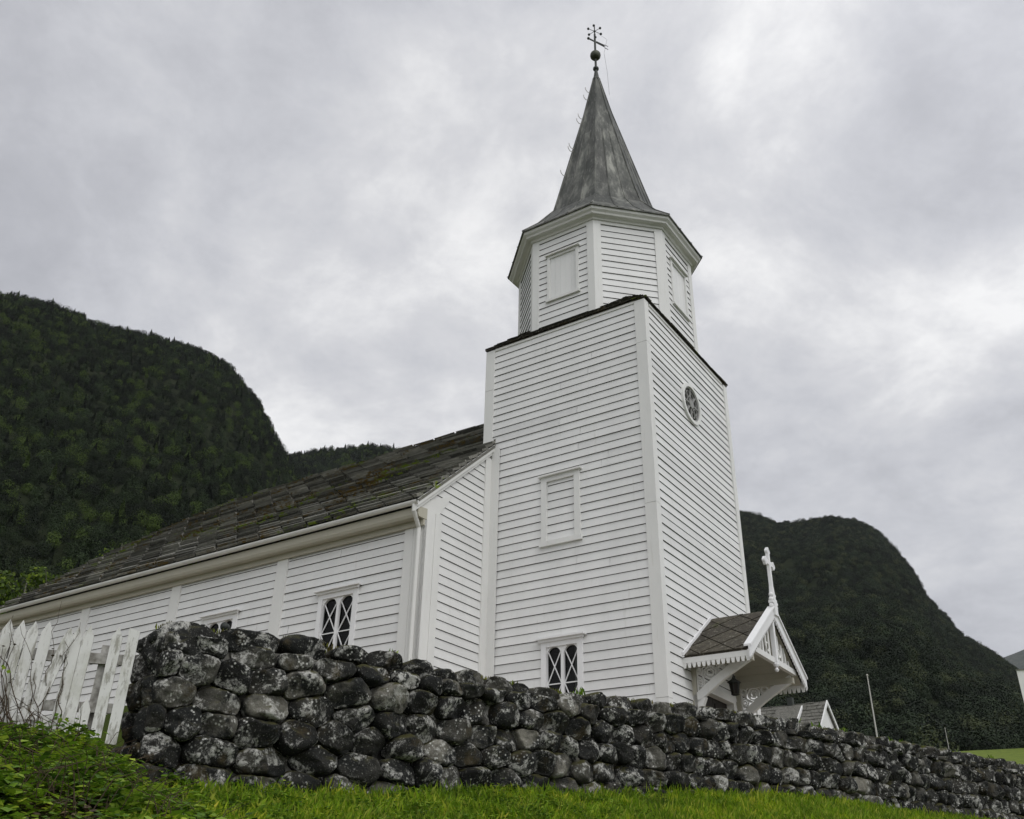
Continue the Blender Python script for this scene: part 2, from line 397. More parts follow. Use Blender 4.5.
# ---- windows
def window(F, uc, w, ztop, zbot, parent=church, curtain=.0):
    """two arched lights with X muntins; w = outer frame width"""
    u0, u1 = uc - w / 2, uc + w / 2
    fr = MB(); ft = .13
    gl0, gl1 = u0 + ft, u1 - ft; gt = ztop - .16; gb = zbot + .10; mw = .07
    fr.fbox(F, u0, gl0, zbot, ztop, -.10, .055); fr.fbox(F, gl1, u1, zbot, ztop, -.10, .055)
    fr.fbox(F, gl0, gl1, gt, ztop, -.10, .055)
    fr.fbox(F, u0 - .05, u1 + .05, zbot - .07, zbot, -.08, .12)
    fr.fbox(F, gl0, gl1, zbot, gb, -.08, .03)
    fr.fbox(F, uc - mw / 2, uc + mw / 2, gb, gt, -.05, .02)
    # arched heads
    for a, b in ((gl0, uc - mw / 2), (uc + mw / 2, gl1)):
        c = (a + b) / 2; r = (b - a) / 2; N = 10; zc = gt - r
        for i in range(N):
            t0, t1 = math.pi * i / N, math.pi * (i + 1) / N
            p0 = (c - r * math.cos(t0), zc + r * math.sin(t0)); p1 = (c - r * math.cos(t1), zc + r * math.sin(t1))
            fr.hexa([F(p0[0], -.05, p0[1]), F(p1[0], -.05, p1[1]), F(p1[0], .015, p1[1]), F(p0[0], .015, p0[1]),
                     F(p0[0], -.05, gt), F(p1[0], -.05, gt), F(p1[0], .015, gt), F(p0[0], .015, gt)])
    wf = cb(fr, 'window', 'trim_new', parent)
    wf['label'] = 'white framed window with two arched lights and crossed glazing bars' if 0 else None or 'arched white window with crossed bars'
    cp = MB(); cp.fbox(F, u0 - .09, u1 + .09, ztop, ztop + .045, -.02, .16)
    cp.fbox(F, u0 - .04, u1 + .04, ztop - .05, ztop, .055, .10)
    w_off = cb(cp, 'window_cap', 'trim_new', wf)
    mu = MB()
    for a, b in ((gl0, uc - mw / 2), (uc + mw / 2, gl1)):
        zm = (gb + gt) / 2; o = -.022
        mu.bar(F(a, o, zm), F(b, o, zm), .022, .022)
        for za, zb in ((gb, zm), (zm, gt - .05)):
            up = Vector(F(0, 1, 0)) - Vector(F(0, 0, 0))
            mu.bar(F(a, o + .002, za), F(b, o + .002, zb), .02, .02, up); mu.bar(F(a, o - .004, zb), F(b, o - .004, za), .02, .02, up)
    cb(mu, 'glazing_bar', 'trim_new', wf)
    g = MB(); g.quad(F(gl0, -.045, gb), F(gl1, -.045, gb), F(gl1, -.045, gt), F(gl0, -.045, gt)); cb(g, 'pane', 'glass', wf)
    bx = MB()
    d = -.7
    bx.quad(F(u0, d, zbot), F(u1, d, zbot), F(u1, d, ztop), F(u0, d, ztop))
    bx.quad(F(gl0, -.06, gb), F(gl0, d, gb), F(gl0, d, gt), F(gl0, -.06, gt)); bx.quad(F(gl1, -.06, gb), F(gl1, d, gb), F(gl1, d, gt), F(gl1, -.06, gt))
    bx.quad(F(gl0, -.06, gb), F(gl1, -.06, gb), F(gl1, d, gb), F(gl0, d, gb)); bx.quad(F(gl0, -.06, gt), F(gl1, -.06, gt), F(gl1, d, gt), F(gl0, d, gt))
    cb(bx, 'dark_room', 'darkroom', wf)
    cu = MB(); N = 14
    cw = (gl1 - gl0) * .22
    for s0 in ((gl0, gl0 + cw),):
        for i in range(N):
            ua, ub = s0[0] + (s0[1] - s0[0]) * i / N, s0[0] + (s0[1] - s0[0]) * (i + 1) / N
            oa, ob_ = -.16 + .02 * math.sin(i * 1.9), -.16 + .02 * math.sin((i + 1) * 1.9)
            cu.quad(F(ua, oa, gb), F(ub, ob_, gb), F(ub, ob_, gt), F(ua, oa, gt))
    cb(cu, 'curtain', 'curtain', wf)
    return (gl0, gl1, gb, gt)

# ---- tower walls
WT = (1.86, 2.90)
hole_t = [(WT[0] + .05, WT[1] - .05, 3.65, 5.33)]
shut = (1.86, 2.91, 7.62, 9.28)
mb = MB()
siding(mb, FA, const(.10), const(TA - .1), 2.6, TZ, hole_t + [(shut[0] + .05, shut[1] - .05, shut[2] + .05, shut[3] - .05)])
door = (1.72, 3.36, 2.2, 4.36)
ros = (2.43, 11.62, .56)
holes_b = [door]
N = 14
for i in range(N):     # round hole approximated by slices
    z0 = ros[1] - ros[2] + 2 * ros[2] * i / N; z1 = z0 + 2 * ros[2] / N; zm = (z0 + z1) / 2
    hw = math.sqrt(max(0, (ros[2] * .9) ** 2 - (zm - ros[1]) ** 2))
    if hw > .05: holes_b.append((ros[0] - hw, ros[0] + hw, z0, z1))
siding(mb, FB, const(.10), const(TB - .1), 2.6, TZ, holes_b, ph=.05)
siding(mb, FA2, const(.1), const(TA - .1), 2.6, TZ); siding(mb, FB2, const(.1), const(TB - .1), 9, TZ)
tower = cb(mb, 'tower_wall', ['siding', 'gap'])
mb = MB()
CW = .23
for F, L, z0 in ((FA, TA, 2.2), (FB, TB, 2.2), (FA2, TA, 2.2), (FB2, TB, 9)):
    w = CW if F is not FB else .17
    o0 = 0 if F in (FA, FA2) else .0
    zs = [z0, 3.9, 8.05, 12.2, TZ - .02]
    for za, zb in zip(zs[:-1], zs[1:]):      # boards jointed with a fine gap
        if zb <= z0: continue
        za = max(za, z0)
        if F in (FA, FA2):
            mb.fbox(F, -.0475, w, za + .004, zb - .004, -.02, .045); mb.fbox(F, L - w, L + .0475, za + .004, zb - .004, -.02, .045)
        else:
            mb.fbox(F, -.0445, w, za + .004, zb - .004, -.02, .048); mb.fbox(F, L - w, L + .0445, za + .004, zb - .004, -.02, .048)
# frieze boards under the tower eave
for F, L in ((FA, TA), (FB, TB), (FA2, TA), (FB2, TB)): mb.fbox(F, .24, L - .24, TZ - .07, TZ + .0, -.02, .038)
each(mb, 'corner_board', 'trim')
mb = MB()
mb.box(-.03, TB + .03, -.03, TA + .03, 1.8, 2.62); cb(mb, 'tower_foundation', 'stone')

window(FA, 2.38, 1.04, 5.38, 3.55)
# blind hatch on the tower side: frame with siding boards inside
mb = MB(); u0, u1, z0, z1 = shut
mb.fbox(FA, u0, u0 + .15, z0, z1, -.03, .06); mb.fbox(FA, u1 - .15, u1, z0, z1, -.03, .06)
mb.fbox(FA, u0 + .15, u1 - .15, z1 - .12, z1, -.03, .057)
mb.fbox(FA, u0 - .04, u1 + .04, z0 - .08, z0 + .04, -.03, .085)
hf = cb(mb, 'blind_window', 'trim'); hf['label'] = 'boarded-over window frame high on tower side'
mb = MB(); mb.fbox(FA, u0 - .06, u1 + .06, z1, z1 + .04, -.02, .13); cb(mb, 'window_cap', 'trim', hf)
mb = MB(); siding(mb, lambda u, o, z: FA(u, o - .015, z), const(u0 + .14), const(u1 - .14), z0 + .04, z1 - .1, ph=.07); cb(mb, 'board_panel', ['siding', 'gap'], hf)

# rose window
mb = MB(); c = FB(ros[0], .03, ros[1]); ax1 = (1, 0, 0); ax2 = (0, 0, 1)
n = 40
def ann(mb, c, r0, r1, y0, y1, n=40, mi=0):
    for i in range(n):
        t0, t1 = 2 * math.pi * i / n, 2 * math.pi * (i + 1) / n
        P = lambda r, t, y: (c[0] + r * math.cos(t), y, c[2] + r * math.sin(t))
        mb.hexa([P(r0, t0, y1), P(r1, t0, y1), P(r1, t1, y1), P(r0, t1, y1), P(r0, t0, y0), P(r1, t0, y0), P(r1, t1, y0), P(r0, t1, y0)], mi)
ann(mb, c, .47, .56, -.075, .03)
ros_o = cb(mb, 'rose_window', 'trim'); ros_o['label'] = 'round rosette window with carved petals'
mb = MB(); ann(mb, c, .43, .475, -.045, .03, mi=0); ann(mb, c, .005, .12, -.055, .0)
for k in range(8):
    t = math.pi * k / 4
    mb.bar((c[0] + .1 * math.cos(t), -.02, c[2] + .1 * math.sin(t)), (c[0] + .43 * math.cos(t), -.02, c[2] + .43 * math.sin(t)), .035, .045, (0, 1, 0))
    for q in (-1, 1):
        tt = t + math.pi / 8
    cc = (c[0] + .29 * math.cos(t + math.pi / 8), -.02, c[2] + .29 * math.sin(t + math.pi / 8))
    mb.ring(cc, ax1, ax2, .085, .014, 14)
cb(mb, 'tracery', 'curtain', ros_o)
mb = MB(); mb.lathe((0, 0, 0), [(0.001, 0), (.43, 0)], 32)
mb.v = [(c[0] + x * 1.12, .05, c[2] + y * 1.12) for x, y, z in mb.v]; cb(mb, 'dark_glass', 'darkroom', ros_o)

# door
mb = MB(); F = FB
mb.fbox(F, door[0], (door[0] + door[1]) / 2 - .006, 2.2, door[3], -.16, -.10); mb.fbox(F, (door[0] + door[1]) / 2 + .006, door[1], 2.2, door[3], -.16, -.10)
for u in (door[0] + .12, (door[0] + door[1]) / 2 + .1):
    for z in (2.35, 3.4): mb.fbox(F, u, u + .58, z, z + .85, -.10, -.085)
dr = cb(mb, 'door', 'door')
mb = MB(); mb.fbox(F, door[0] - .14, door[0], 2.2, door[3], -.16, .07); mb.fbox(F, door[1], door[1] + .14, 2.2, door[3], -.16, .07)
mb.fbox(F, door[0] - .14, door[1] + .14, door[3], door[3] + .16, -.16, .075); cb(mb, 'door_frame', 'trim', dr)
mb = MB(); mb.fbox(F, 2.56, 2.60, 3.1, 3.35, -.085, -.05); cb(mb, 'handle', 'iron', dr)

# ---- slates
def clip_poly(poly, region):
    """convex clip of 2d polygon by convex ccw region"""
    out = poly
    for i in range(len(region)):
        a, b = region[i], region[(i + 1) % len(region)]
        inp = out; out = []
        if not inp: break
        side = lambda p: (b[0] - a[0]) * (p[1] - a[1]) - (b[1] - a[1]) * (p[0] - a[0])
        for j in range(len(inp)):
            p, q = inp[j], inp[(j + 1) % len(inp)]
            sp, sq = side(p), side(q)
            if sp >= 0: out.append(p)
            if sp * sq < 0:
                t = sp / (sp - sq); out.append((p[0] + t * (q[0] - p[0]), p[1] + t * (q[1] - p[1])))
    return out
def slates(mb, O, eu, ev, region, w=.9, e=.2, shift=0, th=.035, jit=.012, lap=.06):
    O = Vector(O); eu = Vector(eu).normalized(); ev = Vector(ev).normalized(); en = eu.cross(ev).normalized()
    if en.z < 0: en = -en
    us = [p[0] for p in region]; vs = [p[1] for p in region]
    v = min(vs) - e * .4; row = 0
    while v < max(vs):
        u = min(us) - 2 * w + ((row * shift + (0 if shift else random.uniform(0, w))) % w)
        rj = random.uniform(-jit, jit)
        while u < max(us):
            ww = w * (1 if shift else random.uniform(.7, 1.25))
            g = random.uniform(.006, .02) * (1.6 if shift else 1); vj = rj + random.uniform(-jit, jit)
            tz = th * random.uniform(.7, 1.3)
            sk = shift if shift else 0
            poly = [(u + g, v + vj), (u + ww - g, v + vj + random.uniform(-jit, jit)), (u + ww - g + sk * (1 + lap / e) * (1 if shift else 0), v + e + lap), (u + g + sk * (1 + lap / e), v + e + lap)]
            pc = clip_poly(poly, region)
            if len(pc) >= 3:
                lift = lambda p: .012 + th * 1.05 * (1 - (p[1] - v) / (e + lap)) + tilt * (p[0] - u)
                tilt = random.uniform(-.018, .018)
                P = [O + eu * p[0] + ev * p[1] + en * lift(p) for p in pc]
                mb.prism(P, en * tz)
            u += ww
        v += e; row += 1
def roof_sheet(mb, O, eu, ev, region, drop=.06):
    O = Vector(O); eu = Vector(eu).normalized(); ev = Vector(ev).normalized(); en = eu.cross(ev).normalized()
    if en.z < 0: en = -en
    mb.prism([O + eu * p[0] + ev * p[1] - en * drop for p in region], en * (drop + .008))

# tower skirt roof (b along x, a along y)
mb = MB(); ov = .055; sl = .92; hz = 13.45
bx0, bx1, ay0, ay1 = -ov, TB + ov, -ov, TA + ov
k = math.sqrt(1 + sl * sl)
for (o, eu, inn, L) in (((bx0, ay0, hz), (1, 0), (0, 1), bx1 - bx0), ((bx1, ay0, hz), (0, 1), (-1, 0), ay1 - ay0), ((bx1, ay1, hz), (-1, 0), (0, -1), bx1 - bx0), ((bx0, ay1, hz), (0, -1), (1, 0), ay1 - ay0)):
    ev = (inn[0] / k, inn[1] / k, sl / k)
    H = 1.0
    reg = [(0, 0), (L, 0), (L - H, H * k), (H, H * k)]
    roof_sheet(mb, o, (eu[0], eu[1], 0), ev, reg, .008)
    slates(mb, (o[0], o[1], o[2]), (eu[0], eu[1], 0), ev, reg, .5, .24, 0, .034, .05)
cb(mb, 'tower_skirt_roof', 'slate_edge')

# ---- octagonal belfry
OC = (2.54, 2.40); OR = 2.30
T8 = math.tan(math.pi / 8)
mb = MB(); cbm = MB(); hatches = []
for k in range(8):
    t = math.pi / 4 * k - math.pi / 2       # k=0 faces -a (front); 
    nx, ny = math.cos(t), math.sin(t); tx, ty = -ny, nx
    F = (lambda u, o, z, nx=nx, ny=ny, tx=tx, ty=ty: (OC[0] + nx * (OR + o) + tx * u, OC[1] + ny * (OR + o) + ty * u, z))
    hw = OR * T8
    hl = []
    if k % 2 == 0: hl = [(-.44, .44, 14.66, 16.02)]
    siding(mb, F, const(-hw + .05), const(hw - .05), 13.5, 16.78, hl, ph=.03)
    for za, zb in ((13.5, 16.76),):
        cbm.hexa([F(-hw - .019, .045, za), F(-hw + .19, .045, za), F(-hw + .19, -.02, za), F(-hw, -.02, za), F(-hw - .019, .045, zb), F(-hw + .19, .045, zb), F(-hw + .19, -.02, zb), F(-hw, -.02, zb)])
        cbm.hexa([F(hw - .19, .045, za), F(hw + .019, .045, za), F(hw, -.02, za), F(hw - .19, -.02, za), F(hw - .19, .045, zb), F(hw + .019, .045, zb), F(hw, -.02, zb), F(hw - .19, -.02, zb)])
    cbm.fbox(F, -hw + .19, hw - .19, 16.64, 16.76, -.02, .040)
    if k % 2 == 0: hatches.append(F)
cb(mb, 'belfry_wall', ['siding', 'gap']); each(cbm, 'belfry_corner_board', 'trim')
for F in hatches:
    mb = MB()
    mb.fbox(F, -.49, -.41, 14.62, 16.06, -.03, .055); mb.fbox(F, .41, .49, 14.62, 16.06, -.03, .055)
    mb.fbox(F, -.41, .41, 15.98, 16.06, -.03, .052); mb.fbox(F, -.52, .52, 14.54, 14.62, -.03, .085)
    h = cb(mb, 'belfry_hatch', 'trim')
    mb = MB(); mb.fbox(F, -.54, .54, 16.06, 16.095, -.02, .12); cb(mb, 'hatch_cap', 'trim', h)
    mb = MB()
    for i in range(5): mb.fbox(F, -.41 + .164 * i + .0015, -.41 + .164 * (i + 1) - .0015, 14.62, 15.98, -.02, .012 + random.uniform(0, .002))
    cb(mb, 'shutter_panel', 'siding', h)
# cornice + spire
sec = 1 / math.cos(math.pi / 8)
mb = MB()
prof = [(2.30, 16.74), (2.38, 16.74), (2.40, 16.79), (2.46, 16.82), (2.53, 16.82), (2.55, 16.87), (2.61, 16.92), (2.63, 17.0), (2.5, 17.01)]
mb.lathe((OC[0], OC[1], 0), prof, 8, ph=.5, sc=sec); cb(mb, 'belfry_cornice', 'gutter')
mb = MB()
prof = [(2.50, 17.0), (2.67, 16.99), (2.67, 17.03)]
mb.lathe((OC[0], OC[1], 0), prof, 8, ph=.5, sc=sec)
body = [(2.67, 17.03), (2.18, 17.56), (1.66, 18.30), (1.47, 18.95), (1.28, 19.7), (.78, 21.8), (.42, 23.3), (.09, 24.95)]
# body panels as separate sheets so every strip weathers differently
for k in range(8):
    t0 = math.pi / 4 * k + math.pi / 8; t1 = t0 + math.pi / 4
    for i in range(len(body) - 1):
        (ra, za), (rb, zb) = body[i], body[i + 1]
        for q in range(3):
            fa, fb = q / 3, (q + 1) / 3
            def pt(r, t, f, z):
                p0 = Vector((OC[0] + r * sec * math.cos(t0), OC[1] + r * sec * math.sin(t0), z)); p1 = Vector((OC[0] + r * sec * math.cos(t1), OC[1] + r * sec * math.sin(t1), z))
                return p0.lerp(p1, f)
            mb.quad(pt(ra, 0, fa, za), pt(ra, 0, fb, za), pt(rb, 0, fb, zb), pt(rb, 0, fa, zb))
spire = cb(mb, 'spire', 'spire')
mb = MB()
full = body
def seam(t0, t1, f, r0, zmax, w):
    pts = []
    for r, z in full:
        if z > zmax: break
        p0 = Vector((OC[0] + r * sec * math.cos(t0), OC[1] + r * sec * math.sin(t0), z)); p1 = Vector((OC[0] + r * sec * math.cos(t1), OC[1] + r * sec * math.sin(t1), z))
        pts.append(p0.lerp(p1, f))
    mb.tube(pts, w, 5)
for k in range(8):
    t0 = math.pi / 4 * k + math.pi / 8; t1 = t0 + math.pi / 4
    seam(t0, t1, 0, 0, 25, .028)
    seam(t0, t1, 1 / 3, 0, 22, .022); seam(t0, t1, 2 / 3, 0, 22, .022)
cb(mb, 'standing_seam', 'spire', spire)
mb = MB()    # climbing hooks along the left arris
tk = math.pi / 4 * 3 + math.pi / 8
for z in (24.1, 23.7, 22.7, 22.45, 21.2, 21.05, 19.9):
    r = np.interp(z, [b[1] for b in body], [b[0] for b in body]) * sec
    p = Vector((OC[0] + r * math.cos(tk), OC[1] + r * math.sin(tk), z)); d = Vector((math.cos(tk), math.sin(tk), 0))
    mb.tube([p, p + d * .12 + Vector((0, 0, -.02)), p + d * .19 + Vector((0, 0, .05)), p + d * .2 + Vector((0, 0, .14))], .012, 5)
each(mb, 'climbing_hook', 'pole', spire)
mb = MB(); C0 = (OC[0], OC[1], 0)
mb.lathe(C0, [(.09, 24.8), (.13, 24.84), (.14, 24.90), (.10, 24.98), (.07, 25.2), (.05, 25.35), (.10, 25.40), (.10, 25.46), (.04, 25.5), (.035, 27.15), (.02, 27.2), (.018, 27.55), (.001, 27.56)], 10)
cb(mb, 'spire_finial', 'iron', spire)
mb = MB(); mb.ball((OC[0], OC[1], 26.08), .185, 18); cb(mb, 'copper_ball', 'ball', spire, True)
# weather vane and star
RT = Vector((math.cos(TH), -math.sin(TH), 0))      # image-right in church axes
mb = MB(); zc = 26.78; d = (RT * .92 + Vector((.5 * math.sin(TH), .5 * math.cos(TH), 0))).normalized(); c = Vector((OC[0], OC[1], zc))
mb.bar(c - d * .25, c + d * .08, .03, .05); mb.ball(tuple(c - d * .27), .05, 8)
for q in (-1, 1):
    mb.prism([c + d * .05 + Vector((0, 0, .05)), c + d * .05 - Vector((0, 0, .05)), c + d * .40 - Vector((0, 0, .06)), c + d * .40 + Vector((0, 0, .06))], d.cross(Vector((0, 0, 1))) * .01)
mb.bar(c + d * .4 + Vector((0, 0, .075)), c + d * .55 + Vector((0, 0, .075)), .012, .02); mb.bar(c + d * .4 - Vector((0, 0, .075)), c + d * .55 - Vector((0, 0, .075)), .012, .02)
cb(mb, 'weather_vane', 'iron')
mb = MB(); c = Vector((OC[0], OC[1], 27.30))
mb.ball(tuple(c), .045, 8)
for k in range(6):
    t = R(35 + 60 * k); e_ = c + RT * .24 * math.cos(t) + Vector((0, 0, 1)) * .30 * math.sin(t)
    mb.bar(c, e_, .013, .013); mb.ball(tuple(e_), .046, 8)
cb(mb, 'star_ornament', 'iron')
mb = MB()
mb.tube([(OC[0] + RT.x * .1, OC[1] + RT.y * .1, 27.2), Vector((OC[0], OC[1], 26.9)) + RT * .42, Vector((OC[0], OC[1], 26.2)) + RT * .3, Vector((OC[0], OC[1], 25.3)) + RT * .38, Vector((OC[0], OC[1], 24.2)) + RT * .42], .004, 4)
cb(mb, 'lightning_cable', 'iron', spire)

# ---- nave
NL = 21.6; RS = .89; EZ = 8.06; EB = -2.82; RB = 2.54; RZ = EZ + RS * (RB - EB)
NR = 2 * RB - NW
zr = lambda b: EZ + RS * (b - EB)
wins = [6.77, 10.70]
nholes = [(w - .50, w + .50, 4.75, 6.44) for w in wins]
mb = MB()
siding(mb, FN, const(GA + .25), const(NL), 2.6, 7.75, nholes, ph=.1)
siding(mb, FG, (lambda z: max(NW + .1, EB + (z + .13 - EZ) / RS) if z > 7.6 else NW + .1), const(-.002), 2.6, 10.5, ph=.04)
siding(mb, lambda u, o, z: (u, GA - o, z), const(TB + .002), (lambda z: min(NR - .1, 2 * RB - (EB + (z + .13 - EZ) / RS)) if z > 7.6 else NR - .1), 2.6, 10.5, ph=.04)
siding(mb, lambda u, o, z: (NR + o, u, z), const(GA), const(NL), 2.6, 7.75)
mb.quad((NW, NL, 2.6), (NR, NL, 2.6), (NR, NL, 8), (NW, NL, 8))
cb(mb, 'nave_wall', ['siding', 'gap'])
mb = MB(); mb.box(NW - .05, NR + .05, GA - .05, NL + .05, 1.8, 2.62); cb(mb, 'nave_foundation', 'stone')
mb = MB()
mb.fbox(FN, GA - .05, GA + .26, 2.62, 7.7, -.02, .045)
mb.fbox(FN, GA + .262, GA + .50, 2.62, 7.7, -.02, .055)
for a in (8.74, 12.68, 16.62, 20.56): mb.fbox(FN, a - .18, a + .18, 2.62, 7.7, -.02, .055)
mb.fbox(FG, NW - .045, NW + .30, 2.62, 7.95, -.02, .05); mb.fbox(FG, NW + .302, NW + .52, 2.62, 7.95, -.02, .065)
mb.fbox(FG, -.30, -.003, 2.62, 10.15, -.02, .05)
mb.prism([(NW + .12, GA - .035, 7.50), (NW + .9, GA - .035, 8.6), (EB + .02, GA - .035, zr(EB) - .06), (EB + .1, GA - .035, 7.72), (NW - .045, GA - .035, 7.68)], (0, .03, 0))
mb.fbox(FA, GA - .28, GA - .051, 2.62, 10.45, .046, .062)
each(mb, 'pilaster', 'trim')
for w in wins: window(FN, w, 1.20, 6.50, 4.65)
# cornice under the eave
mb = MB()
def ext(poly, a0, a1): mb.prism([(p[0], a0, p[1]) for p in poly], (0, a1 - a0, 0))
ext([(NW - .045, 7.56), (NW - .10, 7.56), (NW - .10, 7.70), (NW - .045, 7.70)], GA - .05, NL)
ext([(NW, 7.70), (NW - .28, 7.70), (NW - .31, 7.76), (NW - .31, 7.92), (NW, 7.96)], GA - .06, NL)
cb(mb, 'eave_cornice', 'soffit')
mb = MB(); gp = []
for i in range(9):
    t = math.pi + math.pi * i / 8; gp.append((EB - .02 + .075 * math.cos(t), 8.02 + .085 * math.sin(t)))
for i in range(8, -1, -1):
    t = math.pi + math.pi * i / 8; gp.append((EB - .02 + .062 * math.cos(t), 8.02 + .072 * math.sin(t)))
n0 = len(gp)
for i in range(n0):
    j = (i + 1) % n0
    mb.quad((gp[i][0], GA - .1, gp[i][1]), (gp[j][0], GA - .1, gp[j][1]), (gp[j][0], NL, gp[j][1]), (gp[i][0], NL, gp[i][1]))
gx = EB - .02
mb.tube([(gx, GA + .0, 7.95), (gx, GA + .0, 7.80), (NW - .10, GA + .07, 7.50), (NW - .10, GA + .07, 2.8)], .05, 10)
cb(mb, 'gutter', 'gutter')
# verge boards on the front gable
mb = MB()
for s in (0, 1):
    def X(b): return b if s == 0 else 2 * RB - b
    b0, b1 = EB - .02, .06
    pts = [(X(b0), zr(b0) - .15), (X(b1), zr(b1) - .15), (X(b1), zr(b1) + .02), (X(b0), zr(b0) + .02)]
    mb.prism([(p[0], GA - .075, p[1]) for p in pts], (0, -.035, 0))
    pts = [(X(b0), zr(b0) - .24), (X(b1), zr(b1) - .24), (X(b1), zr(b1) - .10), (X(b0), zr(b0) - .10)]
    mb.prism([(p[0], GA - .04, p[1]) for p in pts], (0, -.033, 0))
each(mb, 'verge_board', 'trim')
mb = MB()
kk = math.sqrt(1 + RS * RS); SL = (RB - EB) * kk
aR = 17.6 ; aM = 20.4
for s in (0, 1):
    sx = 1 if s == 0 else -1
    O = (EB - .03 if s == 0 else 2 * RB - EB + .03, GA - .12, EZ - .027)
    ev = (sx / kk, 0, RS / kk)
    reg = [(0, 0), (aM + .2 - GA + .12, 0), (aM - GA + .12, SL * .5), (19.3 - GA + .12, SL * .75), (aR - GA + .12, SL), (0, SL)]
    if s == 1: pass
    roof_sheet(mb, O, (0, 1, 0), ev, reg, .05)
    slates(mb, O, (0, 1, 0), ev, reg, .80, .29, .29, .06, .03)
# hip end
mb.quad((RB, aR, RZ - .02), (EB, aM + .2, EZ), (2 * RB - EB, aM + .2, EZ))
# ridge slabs
a = GA + .2
while a < aR:
    w = random.uniform(.7, 1.1)
    for sx in (-1, 1):
        z = RZ + random.uniform(-.005, .006)
        mb.hexa([(RB, a, z + .0), (RB, a + w - .02, z), (RB + sx * .22, a + w - .02, z - .2), (RB + sx * .22, a, z - .2),
                 (RB, a, z + .05), (RB, a + w - .02, z + .05), (RB + sx * .22, a + w - .02, z - .145), (RB + sx * .22, a, z - .145)])
    a += w
cb(mb, 'nave_roof', 'slate')
# chancel behind
mb = MB(); siding(mb, lambda u, o, z: (NW + 1 - o, u, z), const(NL), const(NL + 5), 2.6, 7.2)
mb.quad((NW + .6, NL - .5, 7.2), (NW + .6, NL + 5.3, 7.2), (RB, NL + 5.3, 10.6), (RB, NL - 2.0, 10.6)); mb.quad((NR - .6, NL - .5, 7.2), (NR - .6, NL + 5.3, 7.2), (RB, NL + 5.3, 10.6), (RB, NL - 2.0, 10.6))
cb(mb, 'chancel', ['siding', 'gap'])

# ---- porch (front canopy on brackets)
PD = -1.47; PBc = 2.50; PH = 1.66; PZ = 6.02; PEZ = 4.85; PS = (PZ - PEZ) / PH
pz = lambda b: PZ - PS * abs(b - PBc)
porch = empty('porch_canopy', (0, 0, 0), 0, church)
mb = MB(); kp = math.sqrt(1 + PS * PS)
for sx in (-1, 1):
    O = (PBc + sx * (PH + .03), -.02, PEZ - .02 + .02)
    eu = (0, -1, 0); ev = (-sx / kp, 0, PS / kp); L = -PD - .07; S = (PH + .03) * kp
    reg = [(0, 0), (L, 0), (L, S), (0, S)]
    roof_sheet(mb, O, eu, ev, reg, .03)
    dd = .50; dv = .40
    Ov = Vector(O); euv = Vector(eu); evv = Vector(ev); en = euv.cross(evv); en = en if en.z > 0 else -en; en.normalize()
    for r in range(-1, int(S / dv) + 2):
        for c_ in range(-1, int(L / dd) + 2):
            uc = c_ * dd * 2 * .5 * 2 / 2 + (dd if r % 2 else 0) * .5 * 1.0; vc = r * dv
            uc = c_ * dd * 1.0 * 1.5 + (dd * .75 if r % 2 else 0)
            g = .012
            poly = [(uc, vc - dv * 1.0 + g), (uc + dd * .75 - g, vc), (uc, vc + dv * 1.0 - g), (uc - dd * .75 + g, vc)]
            pc = clip_poly(poly, reg)
            if len(pc) >= 3: mb.prism([Ov + euv * p[0] + evv * p[1] + en * (.012 + .02 * (1 - (p[1] - vc + dv) / (2 * dv))) for p in pc], en * .018)
pr = cb(mb, 'canopy_roof', 'slate_porch', porch)
mb = MB()   # underside boarding
for sx in (-1, 1):
    x0, x1 = PBc, PBc + sx * (PH - .02)
    n_ = 9
    for i in range(n_):
        a, b = x0 + (x1 - x0) * i / n_, x0 + (x1 - x0) * (i + 1) / n_ - sx * .012
        mb.hexa([(a, -.02, pz(a) - .10), (b, -.02, pz(b) - .10), (b, PD + .06, pz(b) - .10), (a, PD + .06, pz(a) - .10), (a, -.02, pz(a) - .07), (b, -.02, pz(b) - .07), (b, PD + .06, pz(b) - .07), (a, PD + .06, pz(a) - .07)])
for sx in (-1, 1):
    b = PBc + sx * 1.22
    mb.bar((b, 0, 4.80), (b, PD + .1, 4.80), .11, .13); mb.bar((b, -.06, 4.73), (b, -.06, 3.0), .10, .10)
mb.bar((PBc, 0, PZ - .17), (PBc, PD + .1, PZ - .17), .09, .12)
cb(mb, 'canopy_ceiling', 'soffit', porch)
# scalloped eave fascia
for sx in (-1, 1):
    mb = MB(); b = PBc + sx * (PH - .01)
    mb.box(min(b, b + sx * .03), max(b, b + sx * .03), PD - .0, -.005, PEZ - .125, PEZ + .0)
    n_ = 14; w = (-PD) / n_
    for i in range(n_):
        y1 = -.005 - w * i; y0 = y1 - w
        mb.hexa([(b, y0 + w * .28, PEZ - .225), (b + sx * .026, y0 + w * .28, PEZ - .225), (b + sx * .026, y1 - w * .28, PEZ - .225), (b, y1 - w * .28, PEZ - .225),
                 (b, y0 + w * .06, PEZ - .12), (b + sx * .026, y0 + w * .06, PEZ - .12), (b + sx * .026, y1 - w * .06, PEZ - .12), (b, y1 - w * .06, PEZ - .12)])
    cb(mb, 'scalloped_fascia', 'trim', porch)
